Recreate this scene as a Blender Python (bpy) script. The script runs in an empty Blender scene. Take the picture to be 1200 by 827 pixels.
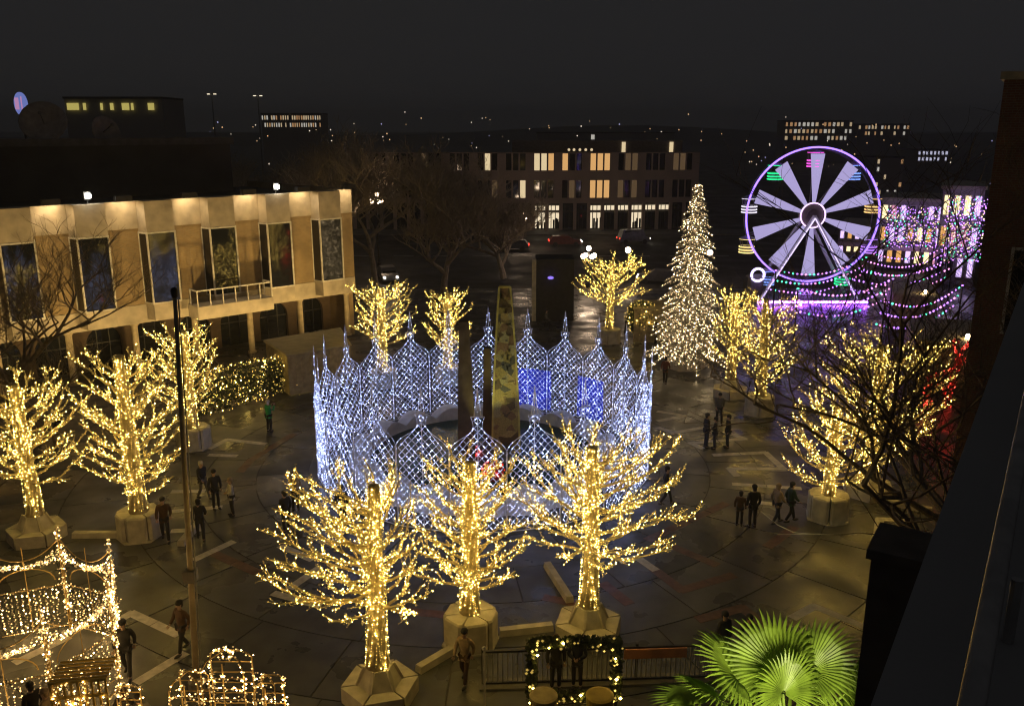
import bpy, math, random
import numpy as np
from mathutils import Vector, Matrix

# ------------------------------------------------------------------ camera, sky, exposure
SC = bpy.context.scene
COL = SC.collection
PI = math.pi
CAM_H, FPX, TILT = 15.5, 1020.0, math.radians(14.46)
cd = bpy.data.cameras.new("camera"); cam = bpy.data.objects.new("camera", cd); COL.objects.link(cam)
cd.sensor_width = 36.0; cd.lens = 36.0 * FPX / 1200.0; cd.clip_start = 0.05; cd.clip_end = 6000
cam.location = (0, 0, CAM_H); cam.rotation_euler = (PI / 2 - TILT, 0, 0)
SC.camera = cam
w = bpy.data.worlds.new("World"); SC.world = w; w.use_nodes = True
bgn = w.node_tree.nodes["Background"]
bgn.inputs[0].default_value = (0.0155, 0.0157, 0.0168, 1); bgn.inputs[1].default_value = 1.0
vs = SC.view_settings
vs.view_transform = 'Standard'; vs.look = 'None'; vs.exposure = 0.0; vs.gamma = 1.0
cy = SC.cycles
cy.max_bounces = 5; cy.diffuse_bounces = 2; cy.glossy_bounces = 3; cy.transmission_bounces = 3
cy.transparent_max_bounces = 8; cy.sample_clamp_indirect = 4.0; cy.use_denoising = True
cy.filter_width = 1.15; cy.use_adaptive_sampling = True; cy.adaptive_threshold = .02; cy.caustics_reflective = False; cy.caustics_refractive = False
try:
    cy.use_light_tree = True; cy.denoiser = 'OPENIMAGEDENOISE'
    cy.denoising_prefilter = 'ACCURATE'; cy.denoising_input_passes = 'RGB_ALBEDO_NORMAL'
except Exception:
    pass

# ------------------------------------------------------------------ pixels to places
ST, CT = math.sin(TILT), math.cos(TILT)
def ray(px, py):
    a = (px - 600.0) / FPX; b = (py - 413.5) / FPX
    return Vector((a, CT - b * ST, -ST - b * CT))
def P(px, py, z=0.0):                      # where the sight line meets the height z
    d = ray(px, py); s = (z - CAM_H) / d.z
    return Vector((d.x * s, d.y * s, z))
def Zat(py, Y):                            # height at depth Y that shows on picture row py
    d = ray(600, py); return CAM_H + d.z / d.y * Y
def Xat(px, Y, z):
    return (px - 600.0) / FPX * (Y * CT + (CAM_H - z) * ST)
def Q(px, py, Y):
    z = Zat(py, Y); return Vector((Xat(px, Y, z), Y, z))

# ------------------------------------------------------------------ materials
MATS = {}
def srgb(r, g, b):
    f = lambda c: (c / 255.0 / 12.92) if c < 10.3 else ((c / 255.0 + .055) / 1.055) ** 2.4
    return (f(r), f(g), f(b))
def mat(name, col, rough=.6, metal=0, var=.25, scale=3.0, bump=.0, bscale=30, spec=.5, objvar=0.0, rvar=0.0, coat=0, trans=0):
    if name in MATS: return MATS[name]
    m = bpy.data.materials.new(name); m.use_nodes = True
    nt = m.node_tree; N = nt.nodes; L = nt.links; b = N["Principled BSDF"]
    b.inputs["Roughness"].default_value = rough; b.inputs["Metallic"].default_value = metal
    b.inputs["Specular IOR Level"].default_value = spec
    if coat: b.inputs["Coat Weight"].default_value = coat; b.inputs["Coat Roughness"].default_value = .15
    tc = N.new("ShaderNodeTexCoord")
    nz = N.new("ShaderNodeTexNoise"); nz.inputs["Scale"].default_value = scale; nz.inputs["Detail"].default_value = 6
    L.new(tc.outputs["Object"], nz.inputs["Vector"])
    rp = N.new("ShaderNodeMapRange"); rp.inputs[1].default_value = .3; rp.inputs[2].default_value = .7
    rp.inputs[3].default_value = 1 - var; rp.inputs[4].default_value = 1 + var
    L.new(nz.outputs["Fac"], rp.inputs[0])
    mx = N.new("ShaderNodeVectorMath"); mx.operation = 'SCALE'
    mx.inputs[0].default_value = col[:3]; L.new(rp.outputs[0], mx.inputs["Scale"])
    out = mx.outputs[0]
    if objvar:
        oi = N.new("ShaderNodeObjectInfo"); r2 = N.new("ShaderNodeMapRange")
        r2.inputs[3].default_value = 1 - objvar; r2.inputs[4].default_value = 1 + objvar
        L.new(oi.outputs["Random"], r2.inputs[0])
        m2 = N.new("ShaderNodeVectorMath"); m2.operation = 'SCALE'
        L.new(out, m2.inputs[0]); L.new(r2.outputs[0], m2.inputs["Scale"]); out = m2.outputs[0]
    L.new(out, b.inputs["Base Color"])
    if rvar:
        r3 = N.new("ShaderNodeMapRange"); r3.inputs[1].default_value = .35; r3.inputs[2].default_value = .65
        r3.inputs[3].default_value = max(.03, rough - rvar); r3.inputs[4].default_value = rough + rvar
        n3 = N.new("ShaderNodeTexNoise"); n3.inputs["Scale"].default_value = scale * .35; n3.inputs["Detail"].default_value = 5
        g = N.new("ShaderNodeNewGeometry"); L.new(g.outputs["Position"], n3.inputs["Vector"])
        L.new(n3.outputs["Fac"], r3.inputs[0]); L.new(r3.outputs[0], b.inputs["Roughness"])
    if bump:
        n4 = N.new("ShaderNodeTexNoise"); n4.inputs["Scale"].default_value = bscale; n4.inputs["Detail"].default_value = 4
        L.new(tc.outputs["Object"], n4.inputs["Vector"])
        bp = N.new("ShaderNodeBump"); bp.inputs["Strength"].default_value = bump; bp.inputs["Distance"].default_value = .03
        L.new(n4.outputs["Fac"], bp.inputs["Height"]); L.new(bp.outputs[0], b.inputs["Normal"])
    MATS[name] = m
    return m
def emit(name, col, s, samp=True):
    if name in MATS: return MATS[name]
    m = bpy.data.materials.new(name); m.use_nodes = True
    nt = m.node_tree; nt.nodes.clear()
    o = nt.nodes.new("ShaderNodeOutputMaterial"); e = nt.nodes.new("ShaderNodeEmission")
    e.inputs[0].default_value = (*col, 1); e.inputs[1].default_value = s
    nt.links.new(e.outputs[0], o.inputs[0]); MATS[name] = m
    if not samp: m.cycles.emission_sampling = 'NONE'
    return m
def brickmat(name, c1, c2, mortar, bw, bh, off=.5, rough=.8):
    if name in MATS: return MATS[name]
    m = mat(name, c1, rough, var=.15, scale=1.5)
    N = m.node_tree.nodes; L = m.node_tree.links; b = N["Principled BSDF"]
    tc = N.new("ShaderNodeTexCoord"); sp = N.new("ShaderNodeSeparateXYZ"); cb = N.new("ShaderNodeCombineXYZ")
    ad = N.new("ShaderNodeMath"); ad.operation = 'ADD'
    L.new(tc.outputs["Object"], sp.inputs[0]); L.new(sp.outputs[0], ad.inputs[0]); L.new(sp.outputs[1], ad.inputs[1])
    L.new(ad.outputs[0], cb.inputs[0]); L.new(sp.outputs[2], cb.inputs[1])
    br = N.new("ShaderNodeTexBrick"); br.inputs["Color1"].default_value = (*c1, 1); br.inputs["Color2"].default_value = (*c2, 1)
    br.inputs["Mortar"].default_value = (*mortar, 1); br.inputs["Scale"].default_value = 1.0
    br.inputs["Brick Width"].default_value = bw; br.inputs["Row Height"].default_value = bh; br.inputs["Mortar Size"].default_value = .012
    L.new(cb.outputs[0], br.inputs["Vector"])
    nz = N.new("ShaderNodeTexNoise"); nz.inputs["Scale"].default_value = .9; nz.inputs["Detail"].default_value = 6
    L.new(tc.outputs["Object"], nz.inputs["Vector"])
    rp = N.new("ShaderNodeMapRange"); rp.inputs[1].default_value = .3; rp.inputs[2].default_value = .7; rp.inputs[3].default_value = .75; rp.inputs[4].default_value = 1.2
    L.new(nz.outputs["Fac"], rp.inputs[0])
    mm = N.new("ShaderNodeVectorMath"); mm.operation = 'SCALE'
    L.new(br.outputs["Color"], mm.inputs[0]); L.new(rp.outputs[0], mm.inputs["Scale"]); L.new(mm.outputs[0], b.inputs["Base Color"])
    bp = N.new("ShaderNodeBump"); bp.inputs["Strength"].default_value = .5; bp.inputs["Distance"].default_value = .01
    L.new(br.outputs["Fac"], bp.inputs["Height"]); bp.invert = True
    L.new(bp.outputs[0], b.inputs["Normal"])
    return m

WARM = (1.0, .655, .13)
def bulbset(name, col, s, k=(.12, .55, 5.5)):
    return [emit(name + "_dim", col, s * k[0], False), emit(name + "_mid", col, s * k[1], False), emit(name + "_bright", col, s * k[2])]
B_WARM = bulbset("warm_bulb", WARM, 12.0, (.04, .19, 4.4))
B_GATE = bulbset("amber_bulb", (1.0, .60, .20), 5.0)
B_ICE = bulbset("ice_bulb", (.45, .54, 1.0), 4.0, (.14, .5, 4.5))
B_FIR = bulbset("cream_bulb", (1.0, .72, .38), 5.0)
B_RED = bulbset("red_bulb", (1.0, .05, .03), 3.0)

M_asphalt = mat("asphalt", (.045, .044, .043), .68, var=.3, scale=.6, bump=.2, bscale=40, rvar=.2)
M_slab = mat("wet_paving", (.080, .081, .086), .36, var=.32, scale=1.3, bump=.15, bscale=25, objvar=.24, rvar=.22)
M_joint = mat("paving_joint", (.035, .032, .03), .6)
M_pale = mat("pale_stone", (.58, .55, .49), .45, var=.25, scale=4, bump=.1, rvar=.15)
M_redbrick = mat("red_paver", (.13, .062, .045), .45, var=.3, scale=5, bump=.15, rvar=.15)
M_conc = mat("concrete", (.50, .46, .38), .75, var=.25, scale=2.5, bump=.25, bscale=50)
M_concd = mat("dark_concrete", (.17, .16, .15), .8, var=.25, scale=1.5, bump=.2)
M_white = mat("white_concrete", (.75, .75, .76), .6, var=.2, scale=2)
M_bark = mat("bark", (.2, .16, .12), .9, var=.35, scale=6, bump=.5, bscale=25)
M_palebark = mat("pale_bark", (.45, .38, .29), .9, var=.3, scale=4, bump=.4)
M_litbark = mat("painted_branch", (.42, .34, .2), .7, var=.3, scale=6, bump=.3, bscale=30)
M_black = mat("black_metal", (.03, .03, .032), .45, metal=.4)
M_grey = mat("grey_metal", (.22, .21, .2), .5, metal=.5)
M_steel = mat("galvanised_pipe", (.5, .48, .46), .36, metal=.6, var=.2, scale=8, bump=.1)
M_wire = mat("clear_cable", (.7, .72, .78), .5)
M_wirew = mat("green_cable", (.45, .38, .25), .6)
M_leaf = mat("hedge_leaf", (.045, .06, .02), .6, var=.4, scale=9)
M_fir = mat("fir_needles", (.15, .13, .085), .7, var=.35, scale=4)
M_roof = mat("roof_felt", (.06, .058, .056), .9, var=.3, scale=.5)
M_glass = mat("dark_glass", (.012, .014, .018), .05, spec=.9, var=.1)
M_frame = mat("white_frame", (.62, .6, .56), .5)

# ------------------------------------------------------------------ mesh helpers
class MB:
    def __init__(s): s.v = []; s.f = []; s.mi = []; s.cur = 0
    def add(s, vs_, fs_):
        o = len(s.v); s.v.extend(tuple(x) for x in vs_)
        for f in fs_: s.f.append(tuple(i + o for i in f)); s.mi.append(s.cur)
    def box(s, x0, x1, y0, y1, z0, z1):
        s.add([(x0, y0, z0), (x1, y0, z0), (x1, y1, z0), (x0, y1, z0), (x0, y0, z1), (x1, y0, z1), (x1, y1, z1), (x0, y1, z1)],
              [(0, 3, 2, 1), (4, 5, 6, 7), (0, 1, 5, 4), (1, 2, 6, 5), (2, 3, 7, 6), (3, 0, 4, 7)])
    def prism(s, poly, z0, z1, top=None):
        n = len(poly); t = top or poly
        s.add([(p[0], p[1], z0) for p in poly] + [(p[0], p[1], z1) for p in t],
              [tuple(range(n - 1, -1, -1)), tuple(range(n, 2 * n))] + [(i, (i + 1) % n, n + (i + 1) % n, n + i) for i in range(n)])
    def bar(s, a, b, w=.05, h=None):                        # square bar between two points
        a = Vector(a); b = Vector(b); d = (b - a); h = h or w
        if d.length < 1e-6: return
        d.normalize(); up = Vector((0, 0, 1)) if abs(d.z) < .95 else Vector((0, 1, 0))
        x = d.cross(up).normalized() * w * .5; y = x.cross(d).normalized() * h * .5
        s.add([a - x - y, a + x - y, a + x + y, a - x + y, b - x - y, b + x - y, b + x + y, b - x + y],
              [(0, 3, 2, 1), (4, 5, 6, 7), (0, 1, 5, 4), (1, 2, 6, 5), (2, 3, 7, 6), (3, 0, 4, 7)])
    def tube(s, pts, radii, n=6, cap=True):
        pts = [Vector(p) for p in pts]; k = len(pts)
        if isinstance(radii, (int, float)): radii = [radii] * k
        o = len(s.v); px = None
        for i, p in enumerate(pts):
            d = (pts[min(i + 1, k - 1)] - pts[max(i - 1, 0)])
            d = d.normalized() if d.length > 1e-9 else Vector((0, 0, 1))
            if px is None:
                up = Vector((0, 0, 1)) if abs(d.z) < .9 else Vector((1, 0, 0)); px = d.cross(up).normalized()
            else:
                px = (px - d * px.dot(d)); px = px.normalized() if px.length > 1e-6 else d.orthogonal().normalized()
            py = d.cross(px)
            for j in range(n):
                a = 2 * PI * j / n; q = p + (px * math.cos(a) + py * math.sin(a)) * radii[i]
                s.v.append((q.x, q.y, q.z))
        for i in range(k - 1):
            for j in range(n):
                a = o + i * n + j; b = o + i * n + (j + 1) % n
                s.f.append((a, b, b + n, a + n)); s.mi.append(s.cur)
        if cap:
            s.f.append(tuple(o + j for j in range(n - 1, -1, -1))); s.mi.append(s.cur)
            s.f.append(tuple(o + (k - 1) * n + j for j in range(n))); s.mi.append(s.cur)
    def lathe(s, prof, n=16, c=(0, 0, 0), ph=0):            # prof: (r, z) from bottom to top
        o = len(s.v); k = len(prof)
        for r, z in prof:
            for j in range(n):
                a = 2 * PI * j / n + ph; s.v.append((c[0] + r * math.cos(a), c[1] + r * math.sin(a), c[2] + z))
        for i in range(k - 1):
            for j in range(n):
                a = o + i * n + j; b = o + i * n + (j + 1) % n; s.f.append((a, b, b + n, a + n)); s.mi.append(s.cur)
        s.f.append(tuple(o + j for j in range(n - 1, -1, -1))); s.mi.append(s.cur)
        s.f.append(tuple(o + (k - 1) * n + j for j in range(n))); s.mi.append(s.cur)
    def ball(s, c, r, n=8, m=5, sc=(1, 1, 1)):
        o = len(s.v)
        s.v.append((c[0], c[1], c[2] - r * sc[2]))
        for i in range(1, m):
            t = -PI / 2 + PI * i / m
            for j in range(n):
                a = 2 * PI * j / n
                s.v.append((c[0] + r * sc[0] * math.cos(t) * math.cos(a), c[1] + r * sc[1] * math.cos(t) * math.sin(a), c[2] + r * sc[2] * math.sin(t)))
        s.v.append((c[0], c[1], c[2] + r * sc[2])); last = len(s.v) - 1
        for j in range(n):
            s.f.append((o, o + 1 + (j + 1) % n, o + 1 + j)); s.mi.append(s.cur)
            for i in range(m - 2):
                a = o + 1 + i * n + j; b = o + 1 + i * n + (j + 1) % n
                s.f.append((a, b, b + n, a + n)); s.mi.append(s.cur)
            a = o + 1 + (m - 2) * n
            s.f.append((a + j, a + (j + 1) % n, last)); s.mi.append(s.cur)
    def build(s, name, m, parent=None, smooth=False, loc=None, rz=None):
        me = bpy.data.meshes.new(name); me.from_pydata(s.v, [], s.f)
        for mm in (m if isinstance(m, (list, tuple)) else [m]): me.materials.append(mm)
        if isinstance(m, (list, tuple)): me.polygons.foreach_set("material_index", s.mi)
        if smooth: me.polygons.foreach_set("use_smooth", [True] * len(me.polygons))
        me.update()
        return link(name, me, parent, loc, rz)
def link(name, me, parent=None, loc=None, rz=None):
    o = bpy.data.objects.new(name, me); COL.objects.link(o)
    if parent: o.parent = parent
    if loc is not None: o.location = loc
    if rz is not None: o.rotation_euler = (0, 0, rz)
    return o
def tag(o, label, cat, group=None):
    o["label"] = label; o["category"] = cat
    if group: o["group"] = group
    return o
def thing(name, label, cat, loc=(0, 0, 0), rz=0, group=None):
    o = link(name, None, None, loc, rz); o.empty_display_size = .2
    return tag(o, label, cat, group)
def struct(o): o["kind"] = "structure"; return o
def stuff(o): o["kind"] = "stuff"; return o
def dup(o, parent=None):
    c = o.copy(); COL.objects.link(c); c.parent = parent
    for ch in list(o.children): dup(ch, c)
    return c
OCT_V = np.array([(1, 0, 0), (-1, 0, 0), (0, 1, 0), (0, -1, 0), (0, 0, 1), (0, 0, -1)], float)
OCT_F = np.array([(0, 2, 4), (2, 1, 4), (1, 3, 4), (3, 0, 4), (2, 0, 5), (1, 2, 5), (3, 1, 5), (0, 3, 5)])
def bulbs(name, pts, r, mats, parent, seed=0, mix=(.46, .38, .16)):
    pts = np.asarray([tuple(p) for p in pts], float); n = len(pts); rng = np.random.default_rng(seed)
    rr = r * rng.uniform(.75, 1.2, n)
    v = (pts[:, None, :] + OCT_V[None] * rr[:, None, None]).reshape(-1, 3)
    f = (OCT_F[None] + (np.arange(n) * 6)[:, None, None]).reshape(-1, 3)
    me = bpy.data.meshes.new(name)
    me.vertices.add(len(v)); me.vertices.foreach_set("co", v.ravel())
    me.loops.add(f.size); me.loops.foreach_set("vertex_index", f.ravel().astype(np.int32))
    me.polygons.add(len(f)); me.polygons.foreach_set("loop_start", (np.arange(len(f)) * 3).astype(np.int32))
    for m in mats: me.materials.append(m)
    mi = rng.choice(3, n, p=mix)
    me.polygons.foreach_set("material_index", np.repeat(mi, 8).astype(np.int32))
    me.update(calc_edges=True); me.validate()
    return stuff(link(name, me, parent))

# ------------------------------------------------------------------ ground, road, plaza
FC = Vector((Xat(568, 39.3, 0), 39.3, 0))               # centre of the fountain and of the paving pattern
m = MB(); m.add([(-3000, -200, -.16), (3000, -200, -.16), (3000, 4000, -.16), (-3000, 4000, -.16)], [(0, 1, 2, 3)])
struct(m.build("ground", M_asphalt))
m = MB(); m.box(-60, 60, -6, 88, -.15, -.03); plaza = struct(m.build("plaza", M_joint))
m = MB(); m.box(-220, 220, 132, 139, -.15, -.02); struct(m.build("pavement", M_concd))
m = MB(); m.box(-120, 120, 92, 129, -.154, -.148); road = struct(m.build("road", M_asphalt))
mline = mat("road_paint", (.6, .6, .57), .6)
for i in range(24):
    m = MB(); m.box(-60 + i * 5, -57.5 + i * 5, 109.9, 110.1, -.146, -.142); m.build("lane_marking", mline, road)
rings = [8.3, 10.6, 13.0, 15.6, 18.5, 21.8, 25.5]
def slab_ok(c):
    if c.y < 2: return False
    dep = c.y * CT + CAM_H * ST; a = c.x / dep * FPX + 600; r = (CAM_H * CT - c.y * ST) / dep * FPX + 413.5
    return -160 < a < 1320 and r < 980
for k in range(len(rings) - 1):
    r0, r1 = rings[k], rings[k + 1]; n = [18, 22, 26, 30, 34, 38][k]; da = 2 * PI / n; g = .022; h = 0
    m = MB(); T = 5
    ang = [(-da / 2 + da * i / T) for i in range(T + 1)]
    def pt(r, a, z, e): return ((r) * math.cos(a) - 0, r * math.sin(a), z)
    ins = []
    for i, a in enumerate(ang):
        e = g / r0 if i == 0 else (-g / r0 if i == T else 0)
        ins.append(a + e)
    vv = [pt(r0 + g, a, -.028, 0) for a in ins] + [pt(r1 - g, a, -.028, 0) for a in ins] + [pt(r0 + g, a, .0, 0) for a in ins] + [pt(r1 - g, a, .0, 0) for a in ins]
    q = T + 1; ff = []
    for i in range(T):
        ff += [(2 * q + i, 3 * q + i, 3 * q + i + 1, 2 * q + i + 1), (i, 2 * q + i, 2 * q + i + 1, i + 1), (q + i + 1, 3 * q + i + 1, 3 * q + i, q + i)]
    ff += [(0, q, 3 * q, 2 * q), (T, 2 * q + T, 3 * q + T, q + T)]
    m.add(vv, ff); first = None
    for i in range(n):
        a = i * da + k * .13; c = FC + Vector((math.cos(a), math.sin(a), 0)) * (r0 + r1) / 2
        if not slab_ok(c): continue
        if first is None: first = m.build("paving_slab", M_slab, plaza, loc=FC, rz=a)
        else: link("paving_slab", first.data, plaza, FC, a)
# square slabs beyond the circle
sm = MB(); sm.box(-1.48, 1.48, -1.48, 1.48, -.028, 0); sq = None; cnt = 0
for iy in range(0, 29):
    for ix in range(-14, 15):
        c = Vector((ix * 3.0, 3.5 + iy * 3.0, 0))
        if (c - FC).length < 27.7 or not slab_ok(c): continue
        if c.y > 86: continue
        if sq is None: sq = sm.build("paving_slab", M_slab, plaza, loc=c)
        else: link("paving_slab", sq.data, plaza, c)
# margin between the rings and the square slabs, and the disc round the fountain
def annulus(r0, r1, z, n=72):
    m = MB(); vv = []; ff = []
    for i in range(n):
        a = 2 * PI * i / n; vv += [(r0 * math.cos(a), r0 * math.sin(a), z), (r1 * math.cos(a), r1 * math.sin(a), z)]
    for i in range(n):
        j = (i + 1) % n; ff.append((2 * i, 2 * i + 1, 2 * j + 1, 2 * j))
    m.add(vv, ff); return m
annulus(25.5, 29.6, -.014).build("paving_margin", M_slab, plaza, loc=FC)
annulus(6.0, 8.3, .0).build("paving_apron", M_slab, plaza, loc=FC)
def band(pts, wd, ma, z=.005):
    for a, b in zip(pts[:-1], pts[1:]):
        a = P(*a); b = P(*b); d = (b - a); L = d.length; d.normalize(); n = Vector((-d.y, d.x, 0)) * wd / 2
        a = a - d * wd * .3; b = b + d * wd * .3
        k = max(1, int(L / 1.1))
        for i in range(k):                                  # separate stones end to end
            p0 = a.lerp(b, i / k + .006); p1 = a.lerp(b, (i + 1) / k - .006); band.z += .00012
            m = MB(); zz = z + band.z % .004
            m.prism([(p0 - n)[:2], (p1 - n)[:2], (p1 + n)[:2], (p0 + n)[:2]], -.02, zz); m.build("band_stone", ma, plaza)
band.z = 0
for pts in ([(772, 482), (802, 487), (772, 493)], [(772, 501), (788, 507), (824, 501)], [(850, 506), (873, 514), (810, 519), (823, 525)],
            [(837, 533), (897, 530), (918, 549), (855, 549), (863, 557)], [(860, 567), (937, 572)], [(868, 586), (902, 590)],
            [(728, 657), (747, 653), (767, 667)], [(341, 688), (374, 665)], [(322, 695), (373, 709)], [(330, 640), (365, 655)],
            [(140, 726), (154, 718), (208, 743)], [(162, 798), (215, 766)], [(246, 525), (266, 515), (310, 520)], [(246, 533), (276, 534)],
            [(203, 576), (238, 575)], [(203, 599), (258, 594)], [(203, 622), (236, 620)], [(229, 655), (272, 635)],
            [(930, 723), (954, 710), (1013, 734)], [(1026, 642), (1031, 608), (1064, 609)], [(20, 775), (78, 747)]):
    band(pts, .34, M_pale)
for pts in ([(767, 667), (799, 691), (858, 674)], [(786, 639), (838, 661)], [(343, 509), (294, 539), (282, 552)], [(708, 684), (736, 706)], [(700, 712), (640, 700)],
            [(760, 632), (850, 590)], [(470, 715), (540, 722)], [(250, 648), (300, 670)], [(820, 725), (870, 712), (900, 735)], [(900, 640), (930, 618)]):
    band(pts, .42, M_redbrick, .004)

# ------------------------------------------------------------------ theatre building on the left
RZ = 11.1
A = P(411, 222, RZ); Bp = P(133, 237, RZ)
t = (Bp - A).normalized()                                # along the facade, from the far corner towards us
nrm = Vector((-t.y, t.x, 0)); nrm = nrm if nrm.dot(-A) > 0 else -nrm
th = thing("theatre_building", "two storey tan brick building with tall bay windows, roof floodlights and arches below", "building", (A.x, A.y, 0), math.atan2(t.y, t.x))
sgn = 1 if (Matrix.Rotation(math.atan2(t.y, t.x), 3, 'Z') @ Vector((0, 1, 0))).dot(nrm) > 0 else -1
def fu(px, py, v):                                       # distance along the facade seen at a pixel, v metres out
    d = ray(px, py); o = Vector((0, 0, CAM_H)); a = A + nrm * v
    s = (a - o).dot(nrm) / d.dot(nrm); q = o + d * s - A
    return q.dot(t), q.z + RZ
S = sgn
LEN = 40.0; DEEP = 16.0; ZB = 3.6
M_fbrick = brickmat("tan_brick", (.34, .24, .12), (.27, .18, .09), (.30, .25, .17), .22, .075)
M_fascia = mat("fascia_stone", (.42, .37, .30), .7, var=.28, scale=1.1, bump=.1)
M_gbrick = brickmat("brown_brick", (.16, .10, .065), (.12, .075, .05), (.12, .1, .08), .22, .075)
def vbox(m, u0, u1, v0, v1, z0, z1): m.box(u0, u1, min(S * v0, S * v1), max(S * v0, S * v1), z0, z1)
BD = .85
bays = []
for (x0, x1, y) in ((88, 125, 262), (174, 205, 255), (249, 277, 250), (316, 341, 246), (368, 399, 243)):
    ua = fu(x1, y, BD)[0]; ub = fu(x0, y, BD)[0]; bays.append((ua, ub))
pitch = (bays[0][0] - bays[4][0]) / 4
bw = sum(b - a for a, b in bays) / 5
b0 = bays[4][0]
bays = [(b0 + pitch * i, b0 + pitch * i + bw) for i in range(7)]
SIDE = .2
# upper wall panels between the bays, one brick panel each
edges = [(-.0, bays[0][0] - SIDE)] + [(bays[i][1] + SIDE, bays[i + 1][0] - SIDE) for i in range(len(bays) - 1)]
for u0, u1 in edges:
    m = MB(); vbox(m, u0, u1, -.35, 0, ZB + .95, RZ - 1.7); m.build("wall", M_fbrick, th)
    m = MB(); vbox(m, u0 + .003, u1 - .003, -.35, .06, RZ - 1.697, RZ); m.build("fascia", M_fascia, th)
    m = MB(); vbox(m, u0 + .003, u1 - .003, -.35, .05, ZB, ZB + .947); m.build("sill_band", M_fascia, th)
M_curtain = mat("curtain", (.32, .27, .18), .9, var=.3, scale=8)
for i, (u0, u1) in enumerate(bays):
    so = SIDE
    def trap(e=0.0):
        return [(u0 - so + e, S * -.3), (u1 + so - e, S * -.3), (u1 + so - e, S * .0), (u1 - e, S * (BD - e)), (u0 + e, S * (BD - e)), (u0 - so + e, S * 0.0)]
    tr = trap() if S < 0 else trap()[::-1]
    m = MB(); m.prism(tr, RZ - 1.9, RZ + .02); m.build("bay_fascia", M_fascia, th)
    m = MB(); m.prism(tr, ZB - .02, ZB + 1.0); m.build("bay_sill", M_fascia, th)
    # window: corner mullions and panes
    zb, zt = ZB + 1.0, RZ - 1.9
    win = MB()
    cs = [(u1 + so, 0.0), (u1, BD), (u0, BD), (u0 - so, 0.0)]
    for a in cs: win.bar((a[0], S * (a[1] - .03), zb), (a[0], S * (a[1] - .03), zt), .1)
    for a, b in zip(cs[:-1], cs[1:]):
        for z in (zb + .06, zt - .06): win.bar((a[0], S * (a[1] - .03), z), (b[0], S * (b[1] - .03), z), .1)
    wo = win.build("window", M_frame, th)
    for a, b in zip(cs[:-1], cs[1:]):
        p = MB(); p.add([(a[0], S * (a[1] - .05), zb), (b[0], S * (b[1] - .05), zb), (b[0], S * (b[1] - .05), zt), (a[0], S * (a[1] - .05), zt)], [(0, 1, 2, 3)])
        p.build("pane", M_glass, wo)
# roof slab, back and end walls, soffit
m = MB(); vbox(m, -.02, LEN, -DEEP, -.36, RZ - .9, RZ - .5); m.build("roof", M_roof, th)
m = MB(); vbox(m, 0, .35, -DEEP, -.36, 0, RZ); m.build("end_wall", M_fbrick, th)
m = MB(); vbox(m, .0, LEN, -3.2, .0, ZB - .25, ZB - .004); m.build("soffit", M_fascia, th)
m = MB(); vbox(m, 4, LEN, -26, -11, RZ - .5, RZ + 3.2); ub = m.build("upper_block", mat("upper_block", (.11, .1, .095), .9, var=.2, scale=.4), th)
m = MB(); vbox(m, 3.8, LEN, -11.2, -10.7, RZ + 3.2, RZ + 3.7); m.build("coping", M_concd, ub)
# ground floor arches
def arch_wall(u0, u1, v0, v1, z1, arches, ma, name):
    m = MB(); pos = u0
    for c, r, zs in arches:
        vbox(m, pos, c - r, v0, v1, 0, z1); pos = c + r; K = 10
        for i in range(K):
            a0 = PI - PI * i / K; a1 = PI - PI * (i + 1) / K
            x0, x1 = c + r * math.cos(a0), c + r * math.cos(a1); q0, q1 = zs + r * math.sin(a0), zs + r * math.sin(a1)
            vv = [(x0, S * v1, q0), (x1, S * v1, q1), (x1, S * v1, z1), (x0, S * v1, z1), (x0, S * v0, q0), (x1, S * v0, q1), (x1, S * v0, z1), (x0, S * v0, z1)]
            m.add(vv, [(0, 1, 2, 3), (7, 6, 5, 4), (0, 4, 5, 1), (3, 2, 6, 7)])
    vbox(m, pos, u1, v0, v1, 0, z1)
    return m.build(name, ma, th)
arc = [(2.2 + i * pitch * .75, 1.15, 1.7) for i in range(9)]
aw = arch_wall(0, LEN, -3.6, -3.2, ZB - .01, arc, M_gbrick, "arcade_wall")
for c, r, zs in arc:
    m = MB(); vbox(m, c - r, c + r, -3.52, -3.45, 0, zs + r); o = m.build("arch_door", M_glass, th)
    m = MB()
    for du in (-.4, .4): m.bar((c + du, S * -3.43, 0), (c + du, S * -3.43, zs + r * .9), .06)
    m.bar((c - r, S * -3.43, zs), (c + r, S * -3.43, zs), .07); m.build("door_frame", M_black, o)
for i in range(8):
    m = MB(); m.lathe([(.3, 0), (.3, .12), (.22, .2), (.2, ZB - .45), (.3, ZB - .3), (.3, ZB - .255)], 14, (.6 + i * pitch * .97, S * -.4, 0)); m.build("column", mat("column_stone", (.45, .38, .27), .7), th, smooth=False)
# balcony in front of the middle bay
ub0, _ = fu(322, 372, 2.4); ub1, _ = fu(233, 372, 2.4)
m = MB(); vbox(m, ub0, ub1, BD + .01, 2.4, ZB - .1, ZB + .75); bal = m.build("balcony", M_fascia, th)
r_ = MB()
for u in np.linspace(ub0 + .05, ub1 - .05, 7): r_.bar((u, S * 2.32, ZB + .75), (u, S * 2.32, ZB + 1.75), .06)
for u in (ub0 + .05, ub1 - .05):
    r_.bar((u, S * 1.25, ZB + .75), (u, S * 1.25, ZB + 1.75), .06)
    r_.bar((u, S * 1.2, ZB + 1.78), (u, S * 2.32, ZB + 1.78), .08)
r_.bar((ub0, S * 2.32, ZB + 1.78), (ub1, S * 2.32, ZB + 1.78), .08); r_.build("balcony_railing", M_frame, bal)
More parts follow.
